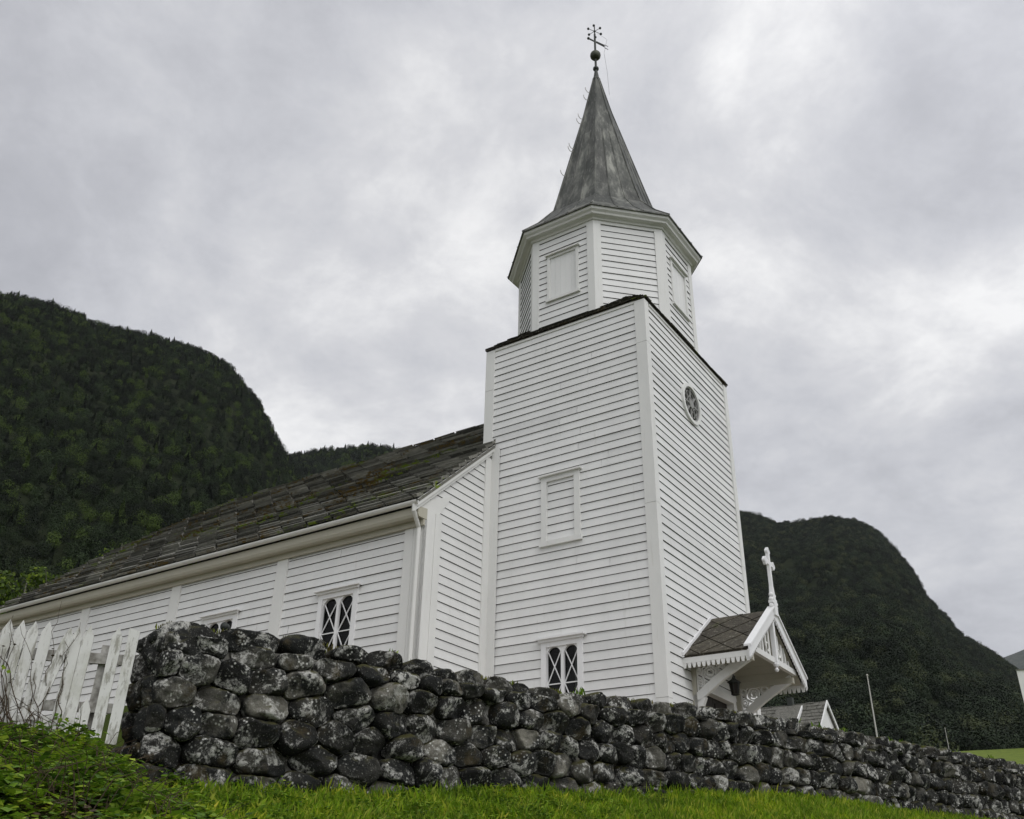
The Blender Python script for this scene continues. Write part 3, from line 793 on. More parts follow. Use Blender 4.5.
# barge boards front with teeth, and wall board
for sx in (-1, 1):
    mb = MB()
    b0 = PBc; b1 = PBc + sx * (PH + .07)
    def bz(b): return PZ - PS * abs(b - PBc)
    mb.prism([(b0, PD, bz(b0) + .10), (b1, PD, bz(b1) + .10), (b1, PD, bz(b1) - .12), (b0, PD, bz(b0) - .12)], (0, -.035, 0))
    mb.prism([(b0, PD + .09, bz(b0) + .145), (b1, PD + .09, bz(b1) + .145), (b1, PD + .09, bz(b1) + .102), (b0, PD + .09, bz(b0) + .102)], (0, -.16, 0))
    n_ = 22
    for i in range(n_):
        ba = b0 + (b1 - b0) * (i + .12) / n_; bb = b0 + (b1 - b0) * (i + .88) / n_; bm = (ba + bb) / 2
        mb.prism([(ba, PD - .004, bz(ba) - .115), (bb, PD - .004, bz(bb) - .115), (bm, PD - .004, bz(bm) - .185)], (0, -.022, 0))
    cb(mb, 'barge_board', 'trim_new', porch)
mb = MB()
for sx in (-1, 1):
    b1 = PBc + sx * (PH + .05)
    mb.prism([(PBc, -.03, pz(PBc) + .14), (b1, -.03, pz(b1) + .14), (b1, -.03, pz(b1) + .03), (PBc, -.03, pz(PBc) + .03)], (0, -.045, 0))
cb(mb, 'wall_flashing', 'trim_new', porch)
# brackets with fretwork
for sx in (-1, 1):
    mb = MB(); b = PBc + sx * 1.22
    A0 = Vector((b, -.05, 4.06)); A1 = Vector((b, PD + .14, 4.84))
    n_ = 10; pts = []
    for i in range(n_ + 1):
        t = i / n_; p = A0.lerp(A1, t); p.z += .05 * math.sin(math.pi * t); pts.append(p)
    for i in range(n_): mb.bar(pts[i], pts[i + 1] + (pts[i + 1] - pts[i]) * .04, .10, .17)
    mb.prism([(b - .05, -.05, 3.6), (b - .05, -.05, 4.05), (b - .05, -.30, 4.10), (b - .05, -.17, 3.8)], (.10, 0, 0))
    bk = cb(mb, 'bracket', 'trim', porch)
    mb = MB(); ax = (0, -1, 0); az = (0, 0, 1)
    for (y, z, r) in ((-.42, 4.60, .13), (-.42, 4.60, .07), (-.20, 4.42, .085), (-.20, 4.42, .04), (-.68, 4.66, .075), (-.18, 4.66, .06), (-.88, 4.70, .045)):
        mb.ring((b, y, z), ax, az, r, .017, 16)
    for k in range(4): mb.ring((b, -.42, 4.60), ax, az, .19, .014, 5, a0=20 + 90 * k, a1=70 + 90 * k)
    mb.bar((b, -.13, 4.05), (b, -.13, 4.75), .03, .03)
    cb(mb, 'fretwork', 'trim', bk)
# tie, king post and pendant in the front gable
mb = MB(); ty = PD + .10
mb.bar((PBc - 1.32, ty, 4.98), (PBc + 1.32, ty, 4.98), .09, .12)
mb.bar((PBc - .78, ty - .0, 5.05), (PBc - .70, ty, 5.40), .05, .05); mb.bar((PBc + .78, ty, 5.05), (PBc + .70, ty, 5.40), .05, .05)
cb(mb, 'tie_beam', 'trim', porch)
mb = MB(); ty2 = ty - .055
mb.box(PBc - .05, PBc + .05, ty2 - .045, ty2 + .045, 4.93, 5.95)
mb.lathe((PBc, ty2, .18), [(.001, 4.55), (.03, 4.56), (.05, 4.60), (.025, 4.64), (.055, 4.68), (.065, 4.72), (.045, 4.75), (.045, 4.76)], 10)
cb(mb, 'king_post', 'trim_new', porch)
mb = MB()
for sx in (-1, 1):
    for i in range(5):
        b = PBc + sx * (.18 + .20 * i)
        zt = bz(b) - .16; zb_ = 5.05
        if zt - zb_ > .08: mb.box(b - .04, b + .04, ty - .012, ty + .012, zb_, zt)
    mb.ring((PBc + sx * .35, ty - .02, 5.2), (1, 0, 0), (0, 0, 1), .09, .018, 14)
cb(mb, 'gable_fretwork', 'trim', porch)
# finial with budded cross
mb = MB(); cx, cy = PBc + .08, PD - .02
mb.box(cx - .09, cx + .09, cy - .06, cy + .06, 5.96, 6.32); mb.box(cx - .16, cx + .16, cy - .05, cy + .05, 6.22, 6.27)
for z, r in ((6.16, .14), (6.31, .12), (6.42, .09)): 
    for sx in (-1, 1): mb.ball((cx + sx * r, cy, z), .05, 8)
mb.hexa([(cx - .085, cy - .045, 6.32), (cx + .085, cy - .045, 6.32), (cx + .085, cy + .045, 6.32), (cx - .085, cy + .045, 6.32), (cx - .05, cy - .035, 6.62), (cx + .05, cy - .035, 6.62), (cx + .05, cy + .035, 6.62), (cx - .05, cy + .035, 6.62)])
mb.box(cx - .047, cx + .047, cy - .034, cy + .034, 6.62, 7.42)
mb.box(cx - .22, cx + .22, cy - .031, cy + .031, 7.11, 7.21)
for q in ((cx - .24, 7.16), (cx + .24, 7.16), (cx, 7.44)):
    for dx, dz in ((.05, 0), (-.05, 0), (0, .05), (0, -.05)): mb.lathe((0, 0, 0), [(0.001, -.03), (.05, -.03), (.05, .03), (.001, .03)], 10); nn = 40; mb.v[-nn:] = [(q[0] + dx + x, cy + z, q[1] + dz + y) for x, y, z in mb.v[-nn:]]
cb(mb, 'finial_cross', 'trim_new', porch)

# lantern hanging in the porch (own thing)
def W(b, a, z):
    c, s = math.cos(TH), math.sin(TH); return (P0[0] + b * c - a * s, P0[1] + b * s + a * c, z)
lx, ly, _ = W(PBc, -.45, 0)
lan = empty('hanging_lantern', (lx, ly, 4.35)); tag(lan, 'small black lantern hanging under the porch canopy', 'lantern')
mb = MB(); mb.tube([(0, 0, .40), (0, 0, 1.50)], .008, 5); mb.build('chain', 'iron', lan)
mb = MB(); mb.lathe((0, 0, 0), [(.001, .42), (.03, .40), (.05, .34), (.15, .28), (.155, .26), (.11, .255)], 6); mb.lathe((0, 0, 0), [(.07, 0), (.10, .02), (.07, .03)], 6)
for k in range(6):
    t = math.pi / 3 * k; mb.bar((.075 * math.cos(t), .075 * math.sin(t), .02), (.115 * math.cos(t), .115 * math.sin(t), .26), .012, .012)
mb.build('lantern_frame', 'iron', lan)
mb = MB(); mb.lathe((0, 0, 0), [(.07, .03), (.105, .25)], 6); mb.build('lantern_glass', 'door', lan)

# ------------------------------------------------------------------ terrain
WO = np.array([-3.4, 9.2]); WU = np.array([.7934, .6087]); WN = np.array([.6087, -.7934])     # along, towards camera
S_T = [0, 1.5, 3.3, 5, 6.2, 9, 12, 17.3, 26]; Z_T = [2.54, 2.65, 2.62, 2.60, 2.67, 2.84, 2.86, 2.93, 3.02]
S_B = [-60, -12, -3, -.6, 0, 4, 5, 9, 12.5, 17.3, 30, 90]; Z_B = [1.0, 1.5, 1.40, 1.32, 1.02, 1.28, 1.38, 1.70, 1.74, 1.72, 1.9, 2.6]
def wtop(s): return np.interp(s, S_T, Z_T)
def wbase(s): return np.interp(s, S_B, Z_B)
def sstep(x): x = np.clip(x, 0, 1); return x * x * (3 - 2 * x)
def height(x, y):
    x = np.asarray(x, float); y = np.asarray(y, float)
    px, py = x - WO[0], y - WO[1]
    s = px * WU[0] + py * WU[1]; q = px * WN[0] + py * WN[1]
    front = np.maximum(wbase(s) - .30 * np.maximum(q, 0), -1.6) 
    d = np.hypot(x, y)
    back = 2.12 + .172 * np.clip(d - 31, 0, 89) 
    # gentle behind the fence, sharp at the wall
    wl = np.interp(s, [.15, .7], [3.0, .25]); off = np.interp(s, [.15, .7], [.9, .12])
    k = sstep((-q - off) / wl)
    return front * (1 - k) + back * k + .03 * np.sin(x * 1.3 + y * .7) * np.cos(y * 1.1 - x * .4)
def axis(vals): return np.array(sorted(set(np.round(vals, 3))))
sv = axis(np.concatenate([np.arange(-8, 26, .35), [-.3, -.2, -.12, 0], np.geomspace(8.5, 2400, 45) * -1, np.geomspace(26.5, 2400, 45)]))
qv = axis(np.concatenate([np.arange(-6, 10, .12), -np.geomspace(6.2, 2400, 70), np.geomspace(10.2, 300, 30)]))
Sg, Qg = np.meshgrid(sv, qv, indexing='ij')
Xg = WO[0] + Sg * WU[0] + Qg * WN[0]; Yg = WO[1] + Sg * WU[1] + Qg * WN[1]
def grid_mesh(name, X, Y, Z, mat, smooth=True):
    n, m = X.shape; idx = np.arange(n * m).reshape(n, m)
    f = np.stack([idx[:-1, :-1], idx[1:, :-1], idx[1:, 1:], idx[:-1, 1:]], -1).reshape(-1, 4)
    return np_mesh(name, np.stack([X, Y, Z], -1).reshape(-1, 3), f, mat, smooth)
g = grid_mesh('ground', Xg, Yg, height(Xg, Yg), 'ground'); tag(g, 'grassy ground of the churchyard and the bank below it', kind='structure')

gs = np.linspace(-9, 14, 47); ga = np.linspace(-7, 32, 79); GB, GAA = np.meshgrid(gs, ga, indexing='ij')
cT, sT = math.cos(TH), math.sin(TH); gX = P0[0] + GB * cT - GAA * sT; gY = P0[1] + GB * sT + GAA * cT
sW = (gX - WO[0]) * WU[0] + (gY - WO[1]) * WU[1]; qW = (gX - WO[0]) * WN[0] + (gY - WO[1]) * WN[1]
push = np.maximum(qW + 1.2, 0); gX -= WN[0] * push; gY -= WN[1] * push
gv = grid_mesh('gravel_yard', gX, gY, height(gX, gY) + .03, 'gravel'); tag(gv, 'brown gravel around the church', kind='structure')

ma = np.radians(np.linspace(-60, 55, 150)); md = np.linspace(62, 129, 40); MA, MD = np.meshgrid(ma, md, indexing='ij')
mX, mY = MD * np.sin(MA), MD * np.cos(MA); mo = grid_mesh('meadow', mX, mY, height(mX, mY) + .06, 'meadow'); tag(mo, 'bright green sloping meadow beyond the wall', kind='structure')

# mountains: polar height fields seen from the valley, real distances
def vnoise(x, y, s, seed=0):
    o = np.zeros_like(x)
    r = np.random.default_rng(seed)
    amp = 1
    for k in range(5):
        for j in range(3):
            t = r.uniform(0, 2 * math.pi); ph = r.uniform(0, 6.28)
            o += amp / 3 * np.sin((x * np.cos(t) + y * np.sin(t)) * s * 2 ** k + ph + 1.7 * np.sin((x * np.sin(t) - y * np.cos(t)) * s * 2 ** k * .7 + ph))
        amp *= .55
    return o
class Hill:
    def __init__(h, az, el, dr, df, seed, amp): h.az, h.el, h.dr, h.df, h.seed, h.amp = az, el, dr, df, seed, amp
    def pt(h, az, t):
        el = np.interp(az, h.az, h.el); dr = h.dr * (1 + .05 * np.sin(az * .11 + h.seed)); 
        d = h.df + (dr - h.df) * t
        zr_ = el * dr; zf = 17.0
        tt = np.clip(t, 0, 1)
        z = zf + (zr_ - zf) * (tt ** 1.12)
        z = np.where(t > 1, zr_ - (t - 1) * (dr - h.df) * .9 - .0, z)
        x = d * np.sin(np.radians(az)); y = d * np.cos(np.radians(az))
        fade = np.clip(4 * tt * (1.02 - tt), 0, 1)
        z = z + h.amp * vnoise(x, y, .012, h.seed) * fade
        return x, y, z
hills = {
 'L1': Hill([-80, -60, -45, -33.9, -30.8, -27.3, -24.9, -21.6, -19.5, -17.4, -16.3, -14.8, -13.9, -11, -7, -2, 5, 12], [.45, .55, .60, .583, .587, .577, .582, .577, .563, .526, .497, .458, .432, .37, .31, .25, .17, .10], 520, 128, 3, 7),
 'L2': Hill([-30, -17, -14.7, -11.2, -8.9, -6.9, -4.8, 0, 6, 14, 20], [.42, .434, .462, .480, .487, .481, .47, .43, .37, .27, .1], 760, 300, 5, 8),
 'R1': Hill([-5, 3, 9, 12.3, 14.8, 16.1, 17, 18.5, 20.3, 22, 23, 24.1, 24.5, 24.8, 25.6, 26.2, 27.5, 28.8, 33, 40, 50], [.10, .28, .37, .395, .404, .397, .386, .386, .388, .378, .362, .329, .312, .291, .269, .249, .230, .205, .16, .12, .07], 800, 132, 8, 9),
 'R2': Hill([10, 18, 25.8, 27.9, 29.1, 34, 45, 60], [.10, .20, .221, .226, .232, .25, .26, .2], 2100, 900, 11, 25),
}
names = {'L1': ('mountain_slope', 'steep dark forested mountainside left of the church'), 'L2': ('mountain_ridge', 'distant wooded ridge between left mountain and nave roof'),
         'R1': ('mountain_peak', 'dark wooded mountain right of the tower'), 'R2': ('distant_fell', 'pale grey distant fell at the right edge')}
for k, h in hills.items():
    az = np.linspace(h.az[0], h.az[-1], 260); t = np.concatenate([np.linspace(-.15, 1, 90), [1.05, 1.15, 1.4, 1.8]])
    A, T = np.meshgrid(az, np.maximum(t, -.02), indexing='ij'); X, Y, Z = h.pt(A, T); Z = np.where(T < 0, Z + T * 60 - 2, Z)
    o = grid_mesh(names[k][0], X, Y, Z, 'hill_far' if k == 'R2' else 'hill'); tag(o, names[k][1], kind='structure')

# ---- forest (stuff): instanced far trees
def leaf_cloud(n, size, rx, rz, zc, seed, shape='round'):
    r = np.random.default_rng(seed)
    P = []
    while len(P) < n:
        p = r.uniform(-1, 1, 3); rr = np.linalg.norm(p)
        if rr > 1 or rr < .55 or p[2] < -.75: continue
        if shape == 'cone':
            w = (1 - (p[2] + 1) / 2) * .95 + .05; 
            p = np.array([p[0] * w, p[1] * w, p[2]])
        lump = 1 + .30 * math.sin(3.1 * p[0] * 2 + seed) * math.cos(2.7 * p[1] * 2 + seed * 2) + .12 * math.sin(9 * p[2] + seed)
        P.append((p[0] * rx * lump, p[1] * rx * lump, zc + p[2] * rz))
    P = np.array(P)
    nr = P - np.array([0, 0, zc - rz * .25]); nr /= np.linalg.norm(nr, axis=1)[:, None]; nr = nr + r.normal(size=(n, 3)) * .45
    a = np.cross(nr, r.normal(size=(n, 3))); a /= np.linalg.norm(a, axis=1)[:, None]
    b = np.cross(a, nr); b /= np.linalg.norm(b, axis=1)[:, None]
    s = size * r.uniform(.6, 1.3, (n, 1))
    V = np.stack([P - a * s, P - b * s * .7, P + a * s, P + b * s * .7], 1).reshape(-1, 3)
    return V, np.arange(4 * n).reshape(n, 4)
def proto(name, V, F, mat):
    o = np_mesh(name, V, F, mat); COL.objects.unlink(o); return o
protos_l, protos_r = [], []
for mat, lst in (('forest_l', protos_l), ('forest_r', protos_r)):
    c_ = bpy.data.collections.new('forest_kinds')
    for i in range(5):
        V, F = leaf_cloud(900, .15, 1.5 + .2 * i, 1.9 + .2 * i, 2.4, 10 + i); o = proto('broadleaf', V, F, mat); c_.objects.link(o)
    for i in range(1):
        V, F = leaf_cloud(1100, .15, 1.3, 3.0, 3.0, 30 + i, 'cone') if mat == 'forest_l' else leaf_cloud(1300, .165, 2.2, 1.9, 2.3, 30 + i); o = proto('conifer', V, F, mat); c_.objects.link(o)
    lst.append(c_)
def scatter(name, h, n, coll, label, scale, t0=0.0, azr=None, clear=None, seed=1):
    r = np.random.default_rng(seed)
    a0, a1 = azr or (h.az[0], h.az[-1])
    az = r.uniform(a0, a1, n); u = r.uniform(0, 1, n)
    dd0, dd1 = h.df + (h.dr - h.df) * t0, h.dr
    d = np.sqrt(dd0 ** 2 + u * (dd1 ** 2 - dd0 ** 2)); t = (d - h.df) / (h.dr - h.df)
    # extra trees on the crest for a ragged outline
    m = n // 14; az = np.concatenate([az, r.uniform(a0, a1, m)]); t = np.concatenate([t, r.uniform(.965, 1.0, m)])
    if clear:
        for (ca, ct, wa, wt) in clear:
            keep = ((az - ca) / wa) ** 2 + ((t - ct) / wt) ** 2 > r.uniform(.3, 1.2, len(az)); az, t = az[keep], t[keep]
    x, y, z = h.pt(az, t)
    me = bpy.data.meshes.new(name); me.vertices.add(len(x)); me.vertices.foreach_set('co', np.stack([x, y, z - .8], -1).astype(np.float32).ravel()); me.update()
    o = bpy.data.objects.new(name, me); COL.objects.link(o)
    ng = bpy.data.node_groups.new(name + '_nodes', 'GeometryNodeTree')
    ng.interface.new_socket('Geometry', in_out='INPUT', socket_type='NodeSocketGeometry'); ng.interface.new_socket('Geometry', in_out='OUTPUT', socket_type='NodeSocketGeometry')
    N = ng.nodes.new; gi = N('NodeGroupInput'); go = N('NodeGroupOutput'); m2p = N('GeometryNodeMeshToPoints'); ci = N('GeometryNodeCollectionInfo'); io = N('GeometryNodeInstanceOnPoints')
    ci.inputs['Collection'].default_value = coll; ci.inputs['Separate Children'].default_value = True; ci.inputs['Reset Children'].default_value = True
    io.inputs['Pick Instance'].default_value = True
    rv = N('FunctionNodeRandomValue'); rv.data_type = 'FLOAT_VECTOR'; rv.inputs[0].default_value = (0, 0, 0); rv.inputs[1].default_value = (.15, .15, 6.28)
    rs = N('FunctionNodeRandomValue'); rs.data_type = 'FLOAT'; rs.inputs[2].default_value = scale[0]; rs.inputs[3].default_value = scale[1]
    ri = N('FunctionNodeRandomValue'); ri.data_type = 'INT'; ri.inputs[4].default_value = 0; ri.inputs[5].default_value = 5
    L = ng.links.new
    L(gi.outputs[0], m2p.inputs[0]); L(m2p.outputs[0], io.inputs['Points']); L(ci.outputs[0], io.inputs['Instance'])
    L(rv.outputs[0], io.inputs['Rotation']); L(rs.outputs[1], io.inputs['Scale']); L(ri.outputs[2], io.inputs['Instance Index'])
    L(io.outputs[0], go.inputs[0])
    md = o.modifiers.new('scatter', 'NODES'); md.node_group = ng
    tag(o, label, kind='stuff'); return o
scatter('forest_slope', hills['L1'], 13000, protos_l[0], 'dense dark broadleaf forest covering the left mountain', (.55, 1.25), azr=(-50, 3), seed=3)
scatter('forest_ridge', hills['L2'], 9000, protos_l[0], 'distant forest along the low ridge behind the nave', (.8, 1.5), t0=.3, azr=(-22, 6), seed=4)
scatter('forest_mountain', hills['R1'], 26000, protos_r[0], 'dense grey-green forest covering the right mountain', (.55, 1.3), azr=(2, 40), clear=[(17.5, .62, .7, .04), (20.5, .80, .5, .05), (18.8, .55, .5, .03)], seed=5)

# ---- individual trees beyond the nave, left
def tree(x, y, hgt, rad, mat, label, seed, n=2600):
    z0 = float(height(x, y)); r = random.Random(seed)
    t = empty('broadleaf_tree', (x, y, z0)); tag(t, label, 'tree', 'bright broadleaf trees below the left mountain')
    mb = MB(); mb.tube([(0, 0, -.3), (.1, .05, hgt * .3), (.05, -.1, hgt * .62), (0, 0, hgt * .9)], [hgt * .022, hgt * .018, hgt * .011, .02], 7)
    for k in range(7):
        a = r.uniform(0, 6.28); z = hgt * r.uniform(.3, .7); l = rad * r.uniform(.5, .85)
        mb.tube([(0, 0, z), (math.cos(a) * l * .5, math.sin(a) * l * .5, z + hgt * .08), (math.cos(a) * l, math.sin(a) * l, z + hgt * .2)], [.07, .045, .015], 5)
    mb.build('trunk', 'bark', t)
    VV = []; c0 = 0
    for k in range(11):
        a = r.uniform(0, 6.28); rr = rad * r.uniform(.15, .62); z = hgt * r.uniform(.35, .88); q = rad * r.uniform(.32, .5)
        V, F = leaf_cloud(n // 11, .17, q, q * .8, 0, seed * 20 + k); V = V + np.array([math.cos(a) * rr * (1.15 - z / hgt * .5), math.sin(a) * rr, z]); VV.append(V)
    V = np.concatenate(VV); np_mesh('crown', V, np.arange(len(V)).reshape(-1, 4), mat, parent=t)
def polar(az, d): return d * math.sin(R(az)), d * math.cos(R(az))
for az, d, hg, rd, mt, lb in ((-29.8, 74, 12.5, 3.8, 'tree_bright', 'light green broadleaf tree at the left edge above the fence'),
                              (-28.0, 84, 14.2, 3.6, 'tree_dark', 'dark green tree between the left edge tree and the roof end'),
                              (-26.4, 78, 14.0, 3.4, 'tree_bright', 'bright yellow-green tree beside the lower end of the nave roof'),
                              (-24.9, 86, 16.8, 3.2, 'tree_dark', 'dark tree rising behind the far end of the nave roof'),
                              (-23.6, 92, 20.3, 3.6, 'tree_bright', 'light green tree just above the kink of the nave roofline'),
                              (-32.5, 80, 13.0, 4.2, 'tree_dark', 'dark tree beyond the left edge of the picture')):
    x, y = polar(az, d); tree(x, y, hg, rd, mt, lb, int(-az * 10))

# ------------------------------------------------------------------ stone wall
wall = empty('dry_stone_wall', (WO[0], WO[1], 1.0)); tag(wall, 'old lichen-covered rubble stone wall along the churchyard', 'stone wall')
def voronoi_cells(pts, bbox):
    cells = []
    P = np.array(pts)
    for i, p in enumerate(P):
        poly = [(bbox[0], bbox[2]), (bbox[1], bbox[2]), (bbox[1], bbox[3]), (bbox[0], bbox[3])]
        d = np.hypot(*(P - p).T); order = np.argsort(d)[1:16]
        for j in order:
            q = P[j]; m = (p + q) / 2; nrm = q - p
            out = []
            side = lambda t: (m[0] - t[0]) * nrm[0] + (m[1] - t[1]) * nrm[1]
            for a in range(len(poly)):
                u, v = poly[a], poly[(a + 1) % len(poly)]; su, sv_ = side(u), side(v)
                if su >= 0: out.append(u)
                if su * sv_ < 0:
                    t = su / (su - sv_); out.append((u[0] + t * (v[0] - u[0]), u[1] + t * (v[1] - u[1])))
            poly = out
            if len(poly) < 3: break
        if len(poly) >= 3: cells.append((tuple(p), poly))
    return cells
def ray_r(poly, c, t):
    dx, dy = math.cos(t), math.sin(t); best = 9
    for i in range(len(poly)):
        x1, y1 = poly[i][0] - c[0], poly[i][1] - c[1]; x2, y2 = poly[(i + 1) % len(poly)][0] - c[0], poly[(i + 1) % len(poly)][1] - c[1]
        ex, ey = x2 - x1, y2 - y1; den = dx * ey - dy * ex
        if abs(den) < 1e-9: continue
        s = (x1 * ey - y1 * ex) / den; w = (x1 * dy - y1 * dx) / den
        if s > 0 and -1e-6 <= w <= 1 + 1e-6: best = min(best, s)
    return best
def stone(mb, poly, frame, shrink, rnd, full=False, bul=None):
    """frame(u, out, z)->world ; poly in (u,z)"""
    cx_ = sum(p[0] for p in poly) / len(poly); cz_ = sum(p[1] for p in poly) / len(poly)
    nA, nR = 36, 11
    rr = [ray_r(poly, (cx_, cz_), 2 * math.pi * k / nA) for k in range(nA)]
    rm = sum(rr) / nA
    for _ in range(2): rr = [(rr[k - 1] + 2 * rr[k] + rr[(k + 1) % nA]) / 4 for k in range(nA)]
    rr = [min(r, rm * 1.6) * shrink for r in rr]
    b = bul or random.uniform(.14, .25); base = len(mb.v); sd = Vector((random.uniform(0, 90), random.uniform(0, 90), random.uniform(0, 90)))
    planes = [(random.uniform(-.7, .7), random.uniform(-.5, .8), b * random.uniform(.72, 1.0)) for _ in range(2)]
    rings = []
    for j in range(nR):
        ph = (math.pi / 2) * j / (nR - 1)
        rad = math.cos(ph) ** .55 if j < nR - 1 else .0; dep = b * math.sin(ph) ** .75
        rings.append((rad, dep))
    rings = [(.97, -.22)] + rings
    for j, (rad, dep) in enumerate(rings):
        for k in range(nA):
            t = 2 * math.pi * k / nA; u = cx_ + rr[k] * rad * math.cos(t); z = cz_ + rr[k] * rad * math.sin(t)
            o = dep
            if j > 0:
                for pa, pb, pc in planes: o = min(o, pc + pa * (u - cx_) + pb * (z - cz_))
                q = Vector((u * 4.5, z * 4.5, dep * 4)) + sd
                nz = mnoise.noise(q); nz2 = mnoise.noise(q * 3.1)
                nz3 = mnoise.noise(q * 7.3)
                o += (.036 * nz + .024 * nz2 + .010 * nz3) * min(1, j / 2)
                sh = 1 + .07 * nz + .05 * nz2
                u = cx_ + (u - cx_) * sh; z = cz_ + (z - cz_) * sh
            mb.v.append(frame(u, o, z))
    nr_ = len(rings)
    for j in range(nr_ - 1):
        for k in range(nA):
            a = base + j * nA + k; c = base + j * nA + (k + 1) % nA
            mb.f.append((a, c, c + nA, a + nA)); mb.m.append(0)
def wframe(s, o, z):
    return (WO[0] + WU[0] * s + WN[0] * (o - .06) - WO[0], WO[1] + WU[1] * s + WN[1] * (o - .06) - WO[1], z - 1.0)
random.seed(21)
pts = []
SE = 24.0
zrow = .6
row = 0
hrows = []
while zrow < 3.3:
    h = random.choice([.23, .25, .28, .26]); s = -.35 + random.uniform(0, .3)
    while s < SE + 1:
        big = 1.45 if s < 2.6 else (1.12 if s < 7 else 1.0)
        w = random.choice([random.uniform(.18, .28), random.uniform(.28, .42), random.uniform(.32, .50)]) * big
        zz = zrow + (s * .012) + random.uniform(-.045, .045)
        pts.append((s + w / 2, zz * 1.4)); s += w
    zrow += h; row += 1
mb = MB()
cells = [((p[0], p[1] / 1.4), [(q[0], q[1] / 1.4) for q in pl]) for p, pl in voronoi_cells(pts, (0.0, SE, .3, 5.0))]
def capz(s): return wtop(s) - .13
for (p, poly) in cells:
    s_ = p[0]
    bz_ = wbase(s_) - .25
    t0, t1 = min(q[0] for q in poly) - 1, max(q[0] for q in poly) + 1
    poly = clip_poly(poly, [(t0, float(wbase(t0)) - .35), (t1, float(wbase(t1)) - .35), (t1, float(capz(t1))), (t0, float(capz(t0)))])
    if len(poly) < 3: continue
    area = abs(sum(poly[i][0] * poly[(i + 1) % len(poly)][1] - poly[(i + 1) % len(poly)][0] * poly[i][1] for i in range(len(poly)))) / 2
    if area < .008: continue
    stone(mb, poly, wframe, .97, 2)
verts_ = [v for c_ in cells for v in c_[1]]; random.shuffle(verts_)
for k in range(520):     # small chinking stones pushed in the joints
    s_, z_ = verts_[k]; q = random.uniform(.035, .075)
    if not (.1 < s_ < SE - .3 and float(wbase(s_)) - .1 < z_ < float(wtop(s_)) - .3): continue
    poly = [(s_ + q * random.uniform(.8, 1.4) * math.cos(t), z_ + q * random.uniform(.6, 1) * math.sin(t)) for t in [i * math.pi / 3 for i in range(6)]]
    stone(mb, poly, lambda u, o, z: wframe(u, o - .05, z), 1.0, 2, bul=random.uniform(.05, .09))
mb.build('face_stones', 'stone', wall, True)
# cap stones
mb = MB(); s = -.05
while s < SE:
    w = random.uniform(.28, .60) * (1.15 if s < 2 else .9); h = random.uniform(.13, .24)
    if s < 0: w, h = .62, .36
    elif s < 1.3: w, h = .70, .20
    zt = float(wtop(s + w / 2)) + .045 + random.uniform(-.03, .02); zb_ = zt - h - .02
    if s < 0: zt = 2.60; zb_ = 2.22
    poly = [(s, zb_ + random.uniform(0, .03)), (s + w * .5, zb_ - .02), (s + w, zb_ + random.uniform(0, .03)), (s + w - .02, zt - random.uniform(.02, .07)), (s + w * .6, zt), (s + w * .25, zt - .01), (s + .02, zt - random.uniform(.02, .08))]
    stone(mb, poly, lambda u, o, z: wframe(u, o if o > -.1 else -.5, z), 1.0, 1, bul=random.uniform(.08, .16))
    s += w * .97
mb.build('cap_stones', 'stone', wall, True)
# end face stones
mb = MB()
def eframe(s, o, z): # end face at s=0 looking to -WU
    return (WO[0] - WU[0] * (o - .02) - WN[0] * (s + .05) - WO[0], WO[1] - WU[1] * (o - .02) - WN[1] * (s + .05) - WO[1], z - 1.0)
z = .8
while z < 2.45:
    h = random.uniform(.24, .34); s = 0
    while s < .62:
        w = random.uniform(.22, .4); s2 = min(s + w, .66)
        stone(mb, [(s, z), (s2, z), (s2, min(z + h, 2.48)), (s, min(z + h, 2.48))], eframe, .98, 3, bul=.09); s = s2
    z += h
mb.build('end_stones', 'stone', wall, True)
# mortar core, with a rough front face and a stepped top
nS = 480; nZ = 34
S_ = np.linspace(.03, SE, nS); 
Zl = np.linspace(0, 1, nZ)
SS, ZZ = np.meshgrid(S_, Zl, indexing='ij'); ztop_ = wtop(SS) - .17; zlo = wbase(SS) - .4
Zc = zlo + (ztop_ - zlo) * ZZ
dep = -.10 + .06 * vnoise(SS, Zc, 2.2, 4) * .6
Xc = WU[0] * SS + WN[0] * (dep - .02); Yc = WU[1] * SS + WN[1] * (dep - .02)
core = grid_mesh('mortar', Xc, Yc, Zc - 1.0, 'mortar'); core.parent = wall
mb = MB()
for i in range(40):
    s0, s1 = SE * i / 40 + .03, SE * (i + 1) / 40 + .03
    zt0, zt1 = float(wtop(s0)) - .16, float(wtop(s1)) - .16
    f = lambda s, q, z: (WU[0] * s + WN[0] * q, WU[1] * s + WN[1] * q, z - 1.0)
    mb.hexa([f(s0, -.13, .4), f(s1, -.13, .4), f(s1, -.68, .4), f(s0, -.68, .4), f(s0, -.13, zt0), f(s1, -.13, zt1), f(s1, -.68, zt1), f(s0, -.68, zt0)])
mb.build('rubble_core', 'stone', wall)
